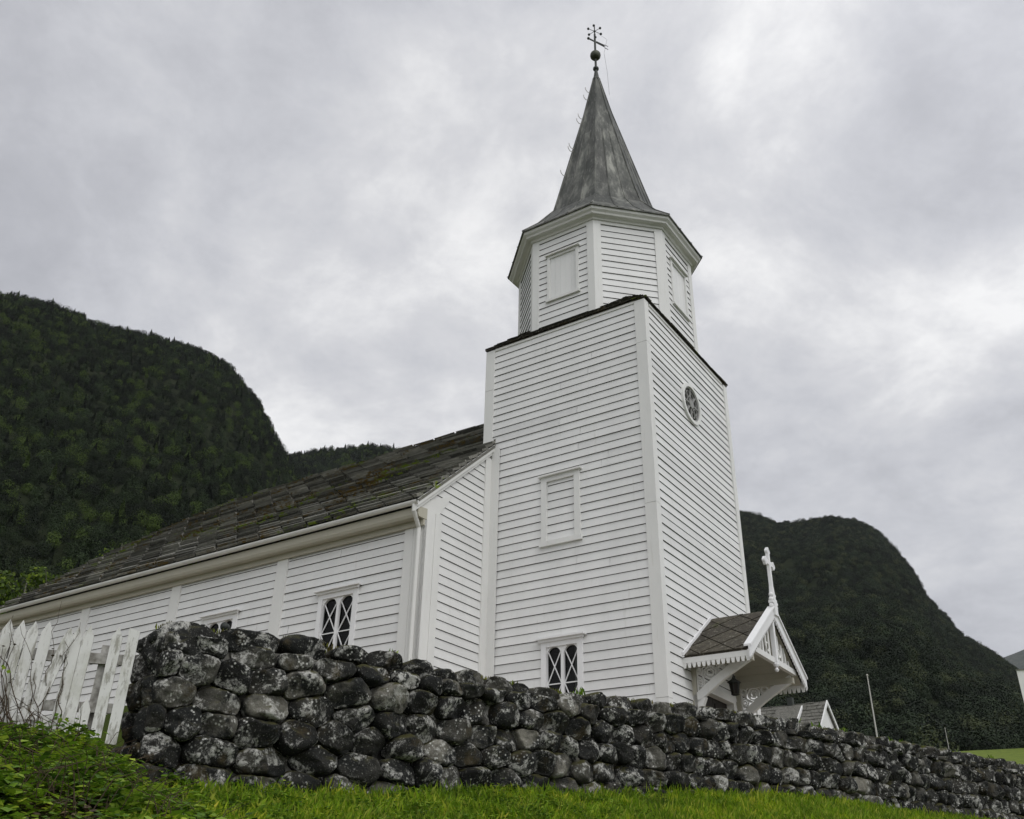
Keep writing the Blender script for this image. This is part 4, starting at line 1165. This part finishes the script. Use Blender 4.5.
# moss and small plants on top of the wall: stuff
def tufts(name, pos, n_each, hs, mat, label, spread=.05, wd=.006, droop=.4, seed=1, kind='stuff', cat=None):
    r = np.random.default_rng(seed); pos = np.asarray(pos, float); n = len(pos) * n_each
    P = np.repeat(pos, n_each, 0) + np.concatenate([r.normal(0, spread, (n, 2)), np.zeros((n, 1))], 1)
    a = r.uniform(0, 2 * math.pi, n); h = hs[0] + (hs[1] - hs[0]) * r.uniform(0, 1, n) ** 1.6
    dx, dy = np.cos(a), np.sin(a); w = wd * r.uniform(.6, 1.4, n)
    lean = droop * r.uniform(.1, 1, n) * h
    sx, sy = -dy * w, dx * w
    z = P[:, 2]
    V = np.stack([np.stack([P[:, 0] - sx, P[:, 1] - sy, z - .02], 1), np.stack([P[:, 0] + sx, P[:, 1] + sy, z - .02], 1),
                  np.stack([P[:, 0] + dx * lean * .35 + sx * .8, P[:, 1] + dy * lean * .35 + sy * .8, z + h * .6], 1),
                  np.stack([P[:, 0] + dx * lean, P[:, 1] + dy * lean, z + h], 1)], 1).reshape(-1, 3)
    # quad (base l, base r, mid r, tip)
    o = np_mesh(name, V, np.arange(4 * n).reshape(n, 4), mat); tag(o, label, cat, kind=kind); return o
r = np.random.default_rng(9)
def onwall(n, a, b, dz=-.03):
    s = r.uniform(a, b, n); q = r.uniform(-.45, 0, n); q = q - .05
    return np.stack([WO[0] + WU[0] * s + WN[0] * q, WO[1] + WU[1] * s + WN[1] * q, wtop(s) + dz], 1)
# clump moss
cl = [r.uniform(0, 23) for _ in range(60)]
mp = np.concatenate([onwall(26, c - .12, c + .12, .015) for c in cl])
tufts('wall_moss', mp, 5, (.01, .045), 'moss', 'brown and green moss tufts growing along the wall top', .02, .007, .6, 12)
mp = np.concatenate([onwall(5, c - .04, c + .04, .03) for c in (2.7, 5.6, 7.9, 10.4, 10.9, 11.6, 13.0, 13.3, 14.9, 15.2, 16.4)])
tufts('wall_top_plants', mp, 6, (.03, .11), 'weed', 'small green plants rooted in the wall top', .03, .014, .8, 13)

# ------------------------------------------------------------------ grass and undergrowth
def field_pts(n, s0, s1, q0, q1, seed, zo=0.0):
    r = np.random.default_rng(seed); s = r.uniform(s0, s1, n); q = r.uniform(q0, q1, n)
    x = WO[0] + WU[0] * s + WN[0] * q; y = WO[1] + WU[1] * s + WN[1] * q
    return np.stack([x, y, height(x, y) + zo], 1)
def leafy(name, pos, mat, size, label, seed, lift=(0, .3), kind='stuff'):
    r = np.random.default_rng(seed); pos = np.asarray(pos, float); n = len(pos)
    P = pos + np.stack([np.zeros(n), np.zeros(n), r.uniform(lift[0], lift[1], n)], 1)
    a = r.uniform(0, 2 * math.pi, n); tl = r.uniform(-.5, .35, n); s = size * r.uniform(.5, 1.3, n)
    d = np.stack([np.cos(a) * np.cos(tl), np.sin(a) * np.cos(tl), np.sin(tl)], 1); b = np.cross(d, np.array([0, 0, 1.0])); b /= np.linalg.norm(b, axis=1)[:, None]
    b = b + np.array([0, 0, 1]) * r.uniform(-.4, .4, (n, 1)); up = np.cross(b, d)
    s = s[:, None]
    V = np.stack([P, P + d * s * .45 + b * s * .34 + up * s * .07, P + d * s, P + d * s * .45 - b * s * .34 + up * s * .07], 1).reshape(-1, 3)
    o = np_mesh(name, V, np.arange(4 * n).reshape(n, 4), mat); tag(o, label, kind=kind); return o
def clumped(n, k, s0, s1, q0, q1, sd, spread, seed):
    c = field_pts(k, s0, s1, q0, q1, seed); r = np.random.default_rng(seed + 1)
    j = r.integers(0, k, n); hh = r.uniform(.3, 1, k)
    d = r.normal(0, spread, (n, 3)); d[:, 2] = np.abs(d[:, 2])
    P = c[j] + d; P[:, 2] = height(P[:, 0], P[:, 1]) + hh[j] * sd * np.exp(-(d[:, 0] ** 2 + d[:, 1] ** 2) / (2 * spread ** 2)) * r.uniform(.15, 1, n)
    return P
gp_ = field_pts(15000, .1, 20, .02, 4.2, 31)
gp_ = np.concatenate([gp_, field_pts(4000, -.9, 3, 1.8, 5.0, 33)])
tufts('grass', gp_, 10, (.03, .12), 'grass', 'bright green grass on the bank below the wall', .05, .0035, .8, 32)
leafy('clover_patches', clumped(12000, 190, .2, 19, .02, 3.2, .09, .16, 61), 'weed', .035, 'low clover and moss clumps scattered through the grass', 62, (0, .05))
tufts('tall_grass', field_pts(420, .6, 20, .0, 1.8, 35), 10, (.07, .20), 'grass', 'taller grass along the foot of the wall', .05, .004, .5, 36)
leafy('undergrowth', clumped(15000, 110, -2.7, .3, -.3, 3.8, .24, .14, 41), 'weed', .085, 'leafy green weeds covering the bank below the fence', 42, (0, .06))
leafy('leaf_litter', field_pts(15000, -3.4, .3, -2.2, 3.9, 43), 'litter', .06, 'brown dead leaves and stalks among the weeds', 44, (0, .07))
leafy('wall_foot_weeds', clumped(9000, 100, .1, 5.4, .02, 1.8, .13, .12, 45), 'weed', .05, 'broad-leaved weeds along the left foot of the wall', 46, (0, .05))
# dark dead stalks
mb = MB(); rr_ = random.Random(5)
for p in field_pts(420, -2.6, .1, -.3, 3.0, 47):
    a = rr_.uniform(0, 6.28); l = rr_.uniform(.12, .38)
    mb.tube([tuple(p), (p[0] + math.cos(a) * l * .3, p[1] + math.sin(a) * l * .3, p[2] + l * .7), (p[0] + math.cos(a) * l * .8, p[1] + math.sin(a) * l * .8, p[2] + l * .9)], [.004, .003, .0015], 4)
o = mb.build('dead_stalks', 'twig'); tag(o, 'tangle of brown dead stalks below the fence', kind='stuff')
# ferns
def fern(x, y, size, label, seed):
    size *= 1.35
    r = random.Random(seed); z = float(height(x, y)); t = empty('fern', (x, y, z)); tag(t, label, 'fern', 'ferns on the bank below the fence')
    fr, st = MB(), MB()
    for k in range(8):
        a = 2 * math.pi * k / 8 + r.uniform(-.3, .3); L = size * r.uniform(.7, 1.05); d = Vector((math.cos(a), math.sin(a), 0)); sdv = Vector((-math.sin(a), math.cos(a), 0))
        pts = []
        for i in range(15):
            t_ = i / 14; pts.append(d * L * (.75 * t_) + Vector((0, 0, L * (.95 * t_ - .62 * t_ * t_))))
        st.tube(pts, [.004 * (1 - .8 * i / 14) for i in range(15)], 4)
        for i in range(2, 15):
            w = L * .20 * math.sin(math.pi * min(1, (i / 14) * .92 + .06)) ; p = pts[i]; f = (pts[min(i + 1, 14)] - pts[i - 1]).normalized()
            for s_ in (-1, 1):
                tip = p + sdv * s_ * w + f * w * .35 - Vector((0, 0, w * .2))
                fr.quad(p - f * .006, p + (tip - p) * .5 - f * w * .10, tip, p + (tip - p) * .5 + f * w * .13)
    fr.build('frond', 'fern', t); st.build('stem', 'fern', t)
for s_, q_, sz, lb, sd in ((-1.25, 1.75, .42, 'large bright fern near the bottom left corner of the picture', 1), (-.75, 2.4, .34, 'low fern at the bottom edge left of the stone wall', 2), (-1.45, .95, .34, 'fern at the left edge below the outermost pickets', 3), (-.75, .85, .32, 'fern below the middle of the picket fence', 4), (-.3, 1.3, .26, 'small fern beside the lower left corner of the stone wall', 5), (-.95, 1.4, .30, 'fern just right of the largest fern', 6)):
    x = WO[0] + WU[0] * s_ + WN[0] * q_; y = WO[1] + WU[1] * s_ + WN[1] * q_; fern(x, y, sz, lb, sd)

# ------------------------------------------------------------------ picket fence
FS = np.array([-3.72, 9.20]); FE = np.array([-7.2, 8.35]); FU = (FE - FS) / np.linalg.norm(FE - FS); FNv = np.array([FU[1], -FU[0]]) * -1
if FNv[1] > 0: FNv = -FNv
fence = empty('picket_fence', (FS[0], FS[1], 1.35)); tag(fence, 'weathered white picket fence with leaning pickets left of the stone wall', 'fence')
def fp(t, o, z): return (FU[0] * t + FNv[0] * o, FU[1] * t + FNv[1] * o, z - 1.35)
def tfor(az):
    k = math.tan(R(az)); return (FS[0] - k * FS[1]) / (k * FU[1] - FU[0])
def picket(t, top, bot, lean=0, w=.098, out=.03, pointed=True, tb=None):
    mb = MB(); t0 = tb if tb is not None else t + lean; th = .02
    hw = w / 2
    tip = [(t, top)] if pointed else [(t + hw * .9, top), (t - hw, top - .05)]
    L = [(t0 + hw, bot), (t0 - hw, bot + random.uniform(-.01, .01))]
    poly = [L[0], L[1], (t - hw, top - .11)] + ([(t, top)] if pointed else [(t - hw, top - .02), (t + hw, top)]) + [(t + hw, top - .11)]
    if not pointed: poly = [L[0], L[1], (t - hw, top - .03), (t + hw, top)]
    mb.prism([fp(p[0], out, p[1]) for p in poly], (FNv[0] * th, FNv[1] * th, 0))
    mb.build('picket', 'picket', fence)
for az, top, bot, tb in ((-21.85, 2.47, 1.38, None), (-22.69, 2.47, 1.42, None), (-24.17, 2.46, 1.42, None), (-24.75, 2.44, 1.42, None), (-26.29, 2.47, 1.5, None), (-26.98, 2.46, 1.5, None), (-27.59, 2.46, 1.5, None), (-28.22, 2.46, 1.5, None)):
    picket(tfor(az), top, bot, tb=None, pointed=az != -21.85, w=.10)
picket(tfor(-25.15), 2.43, 1.55, tb=tfor(-26.0), out=.052)
picket(tfor(-23.5), 1.78, 1.40)
for az in (-28.9, -29.7, -30.4, -31.2, -32.0): picket(tfor(az), 2.46, 1.5)
mb = MB()
for zc, hh in ((2.16, .10), (1.70, .09)):
    for t0, t1 in ((0, 1.22), (1.25, 2.9)): mb.hexa([fp(t0, -.02, zc - hh / 2), fp(t1, -.02, zc - hh / 2 - .01), fp(t1, .02, zc - hh / 2 - .01), fp(t0, .02, zc - hh / 2), fp(t0, -.02, zc + hh / 2), fp(t1, -.02, zc + hh / 2 - .01), fp(t1, .02, zc + hh / 2 - .01), fp(t0, .02, zc + hh / 2)])
mb.build('rail', 'rail', fence)
for t in (.20, 2.0):
    mb = MB(); mb.hexa([fp(t - .05, -.13, 1.2), fp(t + .05, -.13, 1.2), fp(t + .05, -.03, 1.2), fp(t - .05, -.03, 1.2), fp(t - .05, -.13, 2.3), fp(t + .05, -.13, 2.3), fp(t + .05, -.03, 2.3), fp(t - .05, -.03, 2.3)]); mb.build('post', 'rail', fence)
mb = MB(); mb.hexa([fp(.35, .0, 1.48), fp(1.25, .0, 1.46), fp(1.25, .022, 1.46), fp(.35, .022, 1.48), fp(.35, .0, 1.60), fp(1.25, .0, 1.58), fp(1.25, .022, 1.58), fp(.35, .022, 1.60)]); mb.build('kick_board', 'picket', fence)
# vine on the fence
vine = empty('bare_vine', (FS[0], FS[1], 1.35)); tag(vine, 'thin brown vine stems with few leaves climbing the picket fence', 'vine')
mb = MB(); lf = MB(); r_ = random.Random(12)
for k in range(26):
    t = r_.choice([r_.uniform(.55, 1.15), r_.uniform(.4, 1.9)]); z = 1.45; pts = []; dt = r_.uniform(-.03, .06)
    L = r_.randint(7, 15); o = .07
    for i in range(L):
        pts.append(fp(t, o + r_.uniform(-.015, .03), z)); t += dt + r_.uniform(-.035, .035); z += r_.uniform(.05, .11)
        if z > 2.65 and r_.random() < .6: break
    mb.tube(pts, [.0055 * (1 - .7 * i / len(pts)) for i in range(len(pts))], 4)
    for p in pts[2:]:
        if r_.random() < .30:
            a = r_.uniform(0, 6.28); q = Vector(p); s_ = r_.uniform(.015, .04); d = Vector((math.cos(a), math.sin(a), r_.uniform(-.5, .5))); b = d.cross(Vector((0, 0, 1))) * .5
            lf.quad(q, q + d * s_ * .5 + b * s_, q + d * s_, q + d * s_ * .5 - b * s_)
mb.build('stem', 'twig', vine); lf.build('dry_foliage', 'litter', vine)
lf = MB()
for (t, z, s_) in ((1.05, 2.0, .05), (1.35, 1.88, .05), (1.42, 1.84, .045), (1.38, 1.62, .07), (1.2, 1.58, .07), (1.5, 1.6, .07), (.75, 1.5, .06), (.5, 1.58, .05), (.42, 1.56, .05), (1.28, 1.52, .08)):
    for j in range(4):
        a = r_.uniform(0, 6.28); q = Vector(fp(t + r_.uniform(-.04, .04), .10, z + r_.uniform(-.04, .04))); d = Vector((math.cos(a), math.sin(a) * .4, r_.uniform(-.6, .6))); b = d.cross(Vector((FNv[0], FNv[1], 0))).normalized() * .4
        lf.quad(q, q + d * s_ * .5 + b * s_, q + d * s_, q + d * s_ * .5 - b * s_)
lf.build('foliage', 'fern', vine)

# round floodlight peeking over the wall
x, y = polar(-16.89, 11.9); fl = empty('floodlight', (x, y, 2.10)); tag(fl, 'small round black floodlight just above the left part of the wall', 'floodlight')
mb = MB(); mb.tube([(0, 0, 0), (0, 0, .86)], .015, 6); mb.build('stake', 'iron', fl)
mb = MB(); mb.ball((0, 0, 1.0), .045, 14); mb.tube([(0, -.02, 1.0), (-.02, -.07, 1.0)], [.042, .05], 14); mb.build('lamp_head', 'iron', fl, True)

# ------------------------------------------------------------------ small house beyond the wall
x, y = polar(18.55, 55); hz_ = float(height(x, y))
hs = empty('small_house', (x, y, hz_), R(-36)); tag(hs, 'small white house with grey slate roof and dormers beyond the stone wall', 'house')
H = lambda X, Y, Z: (X, Y, Z - hz_)
RZ2 = 10.78; HW = 2.3; EZ2 = 8.5; LN = 13.0
mb = MB()
mb.hexa([H(-LN + .1, -HW + .25, hz_ - .5), H(-.12, -HW + .25, hz_ - .5), H(-.12, HW - .25, hz_ - .5), H(-LN + .1, HW - .25, hz_ - .5), H(-LN + .1, -HW + .25, EZ2 + .15), H(-.12, -HW + .25, EZ2 + .15), H(-.12, HW - .25, EZ2 + .15), H(-LN + .1, HW - .25, EZ2 + .15)])
mb.prism([H(-.125, -HW + .25, EZ2 + .15), H(-.125, HW - .25, EZ2 + .15), H(-.125, 0, RZ2 - .1)], (-.2, 0, 0))
mb.build('house_wall', 'plaster', hs)
mb = MB(); kh = math.sqrt(HW * HW + (RZ2 - EZ2) ** 2)
for sx in (-1, 1):
    O = H(-LN, sx * HW, EZ2); ev = (0, -sx * HW / kh, (RZ2 - EZ2) / kh); reg = [(0, 0), (LN, 0), (LN, kh), (0, kh)]
    roof_sheet(mb, O, (1, 0, 0), ev, reg, .08); slates(mb, O, (1, 0, 0), ev, reg, .45, .3, 0, .03, .02)
mb.build('house_roof', 'slate_house', hs)
mb = MB()
for sx in (-1, 1):
    mb.prism([H(.0, 0, RZ2 + .10), H(.0, sx * (HW + .05), EZ2 + .08), H(.0, sx * (HW + .05), EZ2 - .12), H(.0, 0, RZ2 - .1)], (.06, 0, 0))
mb.build('barge_board', 'plaster', hs)
mb = MB(); mb.box(-2.15, -1.85, -.15, .15, RZ2 - hz_ - .2, RZ2 - hz_ + .42); mb.build('chimney', 'iron', hs)
for X in (-4.9, -2.6):     # shed dormers with white cheeks
    mb = MB(); w = 1.3 if X == -2.6 else 1.0
    for xx in (X + w,):
        mb.prism([H(xx, -.35, RZ2 - .30), H(xx, -1.75, EZ2 + .72), H(xx, -1.75, EZ2 + .95), H(xx, -.35, RZ2 - .12)], (.07, 0, 0))
    mb.prism([H(X, -1.70, EZ2 + .2), H(X + w, -1.70, EZ2 + .2), H(X + w, -1.70, EZ2 + .85), H(X, -1.70, EZ2 + .85)], (0, .1, 0))
    d = mb.build('dormer', 'plaster', hs)
    mb = MB(); mb.prism([H(X - .05, -1.85, EZ2 + .90), H(X + w, -1.85, EZ2 + .90), H(X + w, -.3, RZ2 - .12), H(X - .05, -.3, RZ2 - .12)], (0, 0, .05)); mb.build('dormer_roof', 'slate_house', d)

# flag pole and marker post, far white building
def pole(az, d, tan_top, rad, name, label, cat, lean=0):
    x, y = polar(az, d); z0 = float(height(x, y)); o_ = empty(name, (x, y, z0)); tag(o_, label, cat)
    h = d * tan_top - z0
    mb = MB(); mb.tube([(0, 0, -.3), (0, 0, h * .5), (0, 0, h)], [rad * 1.3, rad, rad * .6], 8); mb.build('pole', 'pole', o_)
    mb = MB(); mb.ball((0, 0, h + rad), rad * 1.3, 8); mb.build('pole_cap', 'pole', o_)
pole(20.95, 42, .219, .036, 'flagpole', 'tall thin pale flagpole rising behind the stone wall', 'flagpole')
pole(24.45, 60, .166, .022, 'marker_post', 'short thin post just above the right part of the wall', 'post')
x, y = polar(29.75, 118); z0 = float(height(x, y)); fb = empty('white_building', (x, y, z0 - .4), R(-29.6)); tag(fb, 'white building cut off by the right edge of the picture', 'building')
mb = MB(); mb.box(-2.4, 5, -2, 4, 0, 118 * .181 - z0 + .4); mb.build('basement', 'door', fb)
mb = MB(); b0_, b1_ = 118 * .181 - z0 + .4, 118 * .210 - z0 + .4; mb.box(-2.5, 5.1, -2.1, 4.1, b0_, b1_); mb.build('wall', 'plaster', fb)
mb = MB(); mb.box(-2.55, 5.2, -2.2, 4.2, b1_ + .003, b1_ + .12); mb.build('roof', 'slate', fb)

# ------------------------------------------------------------------ air
hz = MB(); hz.box(-3200, 3200, -400, 3600, -3.5, 900); ho = hz.build('haze', [])
m = bpy.data.materials.new('thin_valley_haze'); m.use_nodes = True; nt = m.node_tree; nt.nodes.remove(nt.nodes['Principled BSDF'])
pv = nd(nt, 'ShaderNodeVolumePrincipled'); pv.inputs['Color'].default_value = (.86, .9, .95, 1); pv.inputs['Density'].default_value = HAZE
lk(nt, pv.outputs[0], nt.nodes['Material Output'].inputs['Volume']); ho.data.materials.append(m)
tag(ho, 'thin damp haze filling the valley', kind='stuff')

# ------------------------------------------------------------------ camera
fpx = 932.23; p_, r0 = .501512, .0205514
cp_, sp_ = math.cos(p_), math.sin(p_); cr_, sr_ = math.cos(r0), math.sin(r0)
f_ = Vector((0, cp_, sp_)); u_ = Vector((0, -sp_, cp_)); x_ = Vector((1, 0, 0))
Xc_ = x_ * cr_ + u_ * sr_; Uc_ = -x_ * sr_ + u_ * cr_
cam = bpy.data.cameras.new('camera'); co = bpy.data.objects.new('camera', cam); COL.objects.link(co)
co.matrix_world = Matrix(((Xc_.x, Uc_.x, -f_.x, 0), (Xc_.y, Uc_.y, -f_.y, 0), (Xc_.z, Uc_.z, -f_.z, 0), (0, 0, 0, 1)))
cam.sensor_width = 36; cam.lens = fpx / 1024 * 36; cam.clip_end = 9000; cam.clip_start = .1
scn.camera = co

# ------------------------------------------------------------------ light
SUN_EL, SUN_AZ = R(48), R(148)      # azimuth measured clockwise from +Y (view direction)
sd = Vector((math.sin(SUN_AZ) * math.cos(SUN_EL), math.cos(SUN_AZ) * math.cos(SUN_EL), math.sin(SUN_EL)))
sl_ = bpy.data.lights.new('sun', 'SUN'); so = bpy.data.objects.new('sun', sl_); COL.objects.link(so)
so.rotation_euler = sd.to_track_quat('Z', 'Y').to_euler(); sl_.energy = .9; sl_.angle = R(40); sl_.color = (1, .98, .95)
w = bpy.data.worlds.new('World'); scn.world = w; w.use_nodes = True; nt = w.node_tree
bg = nt.nodes['Background']; bg.inputs['Strength'].default_value = .1
sky = nd(nt, 'ShaderNodeTexSky'); sky.sky_type = 'NISHITA'; sky.sun_disc = False; sky.sun_elevation = SUN_EL; sky.sun_rotation = SUN_AZ
tc = nd(nt, 'ShaderNodeTexCoord'); sep = nd(nt, 'ShaderNodeSeparateXYZ'); lk(nt, tc.outputs['Generated'], sep.inputs[0])
mz = nd(nt, 'ShaderNodeMath', operation='MAXIMUM'); lk(nt, sep.outputs['Z'], mz.inputs[0]); mz.inputs[1].default_value = .0
az_ = nd(nt, 'ShaderNodeMath', operation='ADD'); lk(nt, mz.outputs[0], az_.inputs[0]); az_.inputs[1].default_value = .42
dv_ = nd(nt, 'ShaderNodeVectorMath', operation='DIVIDE'); lk(nt, tc.outputs['Generated'], dv_.inputs[0]); lk(nt, az_.outputs[0], dv_.inputs[1])
def wn(scale, detail, rough, dist, off):
    mp = nd(nt, 'ShaderNodeMapping'); mp.inputs['Location'].default_value = off; lk(nt, dv_.outputs[0], mp.inputs['Vector'])
    return noise(nt, mp.outputs['Vector'], scale, detail, rough, dist)
n1 = wn(2.4, 15, .60, .35, (3.1, 1.7, 0)); n2 = wn(7.0, 15, .66, .25, (7, 2, 1))
mixn = nd(nt, 'ShaderNodeMath', operation='MULTIPLY_ADD'); lk(nt, n2, mixn.inputs[0]); mixn.inputs[1].default_value = .50; lk(nt, n1, mixn.inputs[2])
def lobe(d, lo, hi, amp):
    d = Vector(d).normalized(); dt = nd(nt, 'ShaderNodeVectorMath', operation='DOT_PRODUCT'); lk(nt, tc.outputs['Generated'], dt.inputs[0]); dt.inputs[1].default_value = d
    mr = nd(nt, 'ShaderNodeMapRange', interpolation_type='SMOOTHSTEP'); lk(nt, dt.outputs['Value'], mr.inputs[0])
    mr.inputs[1].default_value = lo; mr.inputs[2].default_value = hi; mr.inputs[3].default_value = 0; mr.inputs[4].default_value = amp
    return mr.outputs[0]
def pixdir(px, py):
    return (Xc_ * ((px - 512) / fpx) + Uc_ * (-(py - 409.5) / fpx) + f_).normalized()
def add(a, b):
    m = nd(nt, 'ShaderNodeMath', operation='ADD'); lk(nt, a, m.inputs[0]); lk(nt, b, m.inputs[1]); return m.outputs[0]
# real brighter openings of the cloud cover
fac = mixn.outputs[0]
for (px, py, rad_deg, amp) in ((400, 230, 16, .055), (790, 80, 7, .10), (1010, 285, 4, .09), (755, 270, 5, .06), (945, 375, 3, .05), (470, 420, 10, -.05), (390, 370, 10, .02), (900, 150, 10, -.09), (100, 60, 22, -.05), (880, 560, 14, -.13), (40, 240, 12, -.03), (830, 340, 6, -.06)):
    fac = add(fac, lobe(pixdir(px, py), math.cos(R(rad_deg)), 1.0, amp))
ccol = ramp(nt, fac, [(.40, (4.5, 4.58, 4.95)), (.56, (5.25, 5.32, 5.7)), (.67, (6.1, 6.18, 6.55)), (.78, (7.1, 7.14, 7.4)), (.93, (9.3, 9.3, 9.35))])
# overcast sky is brighter overhead and behind the viewer than near the horizon ahead
back = lobe((.55, -.6, .55), -.15, 1.0, 1.0); 
gain = nd(nt, 'ShaderNodeMath', operation='MULTIPLY_ADD'); lk(nt, back, gain.inputs[0]); gain.inputs[1].default_value = .5; gain.inputs[2].default_value = 1.0
cl_ = nd(nt, 'ShaderNodeVectorMath', operation='SCALE'); lk(nt, ccol, cl_.inputs[0]); lk(nt, gain.outputs[0], cl_.inputs['Scale'])
mx = mix(nt, .95, sky.outputs[0], cl_.outputs[0]); lk(nt, mx, bg.inputs['Color'])
scn.view_settings.view_transform = 'Standard'; scn.view_settings.look = 'None'; scn.view_settings.exposure = 0; scn.view_settings.gamma = 1
scn.cycles.max_bounces = 6; scn.cycles.diffuse_bounces = 3; scn.cycles.transparent_max_bounces = 12
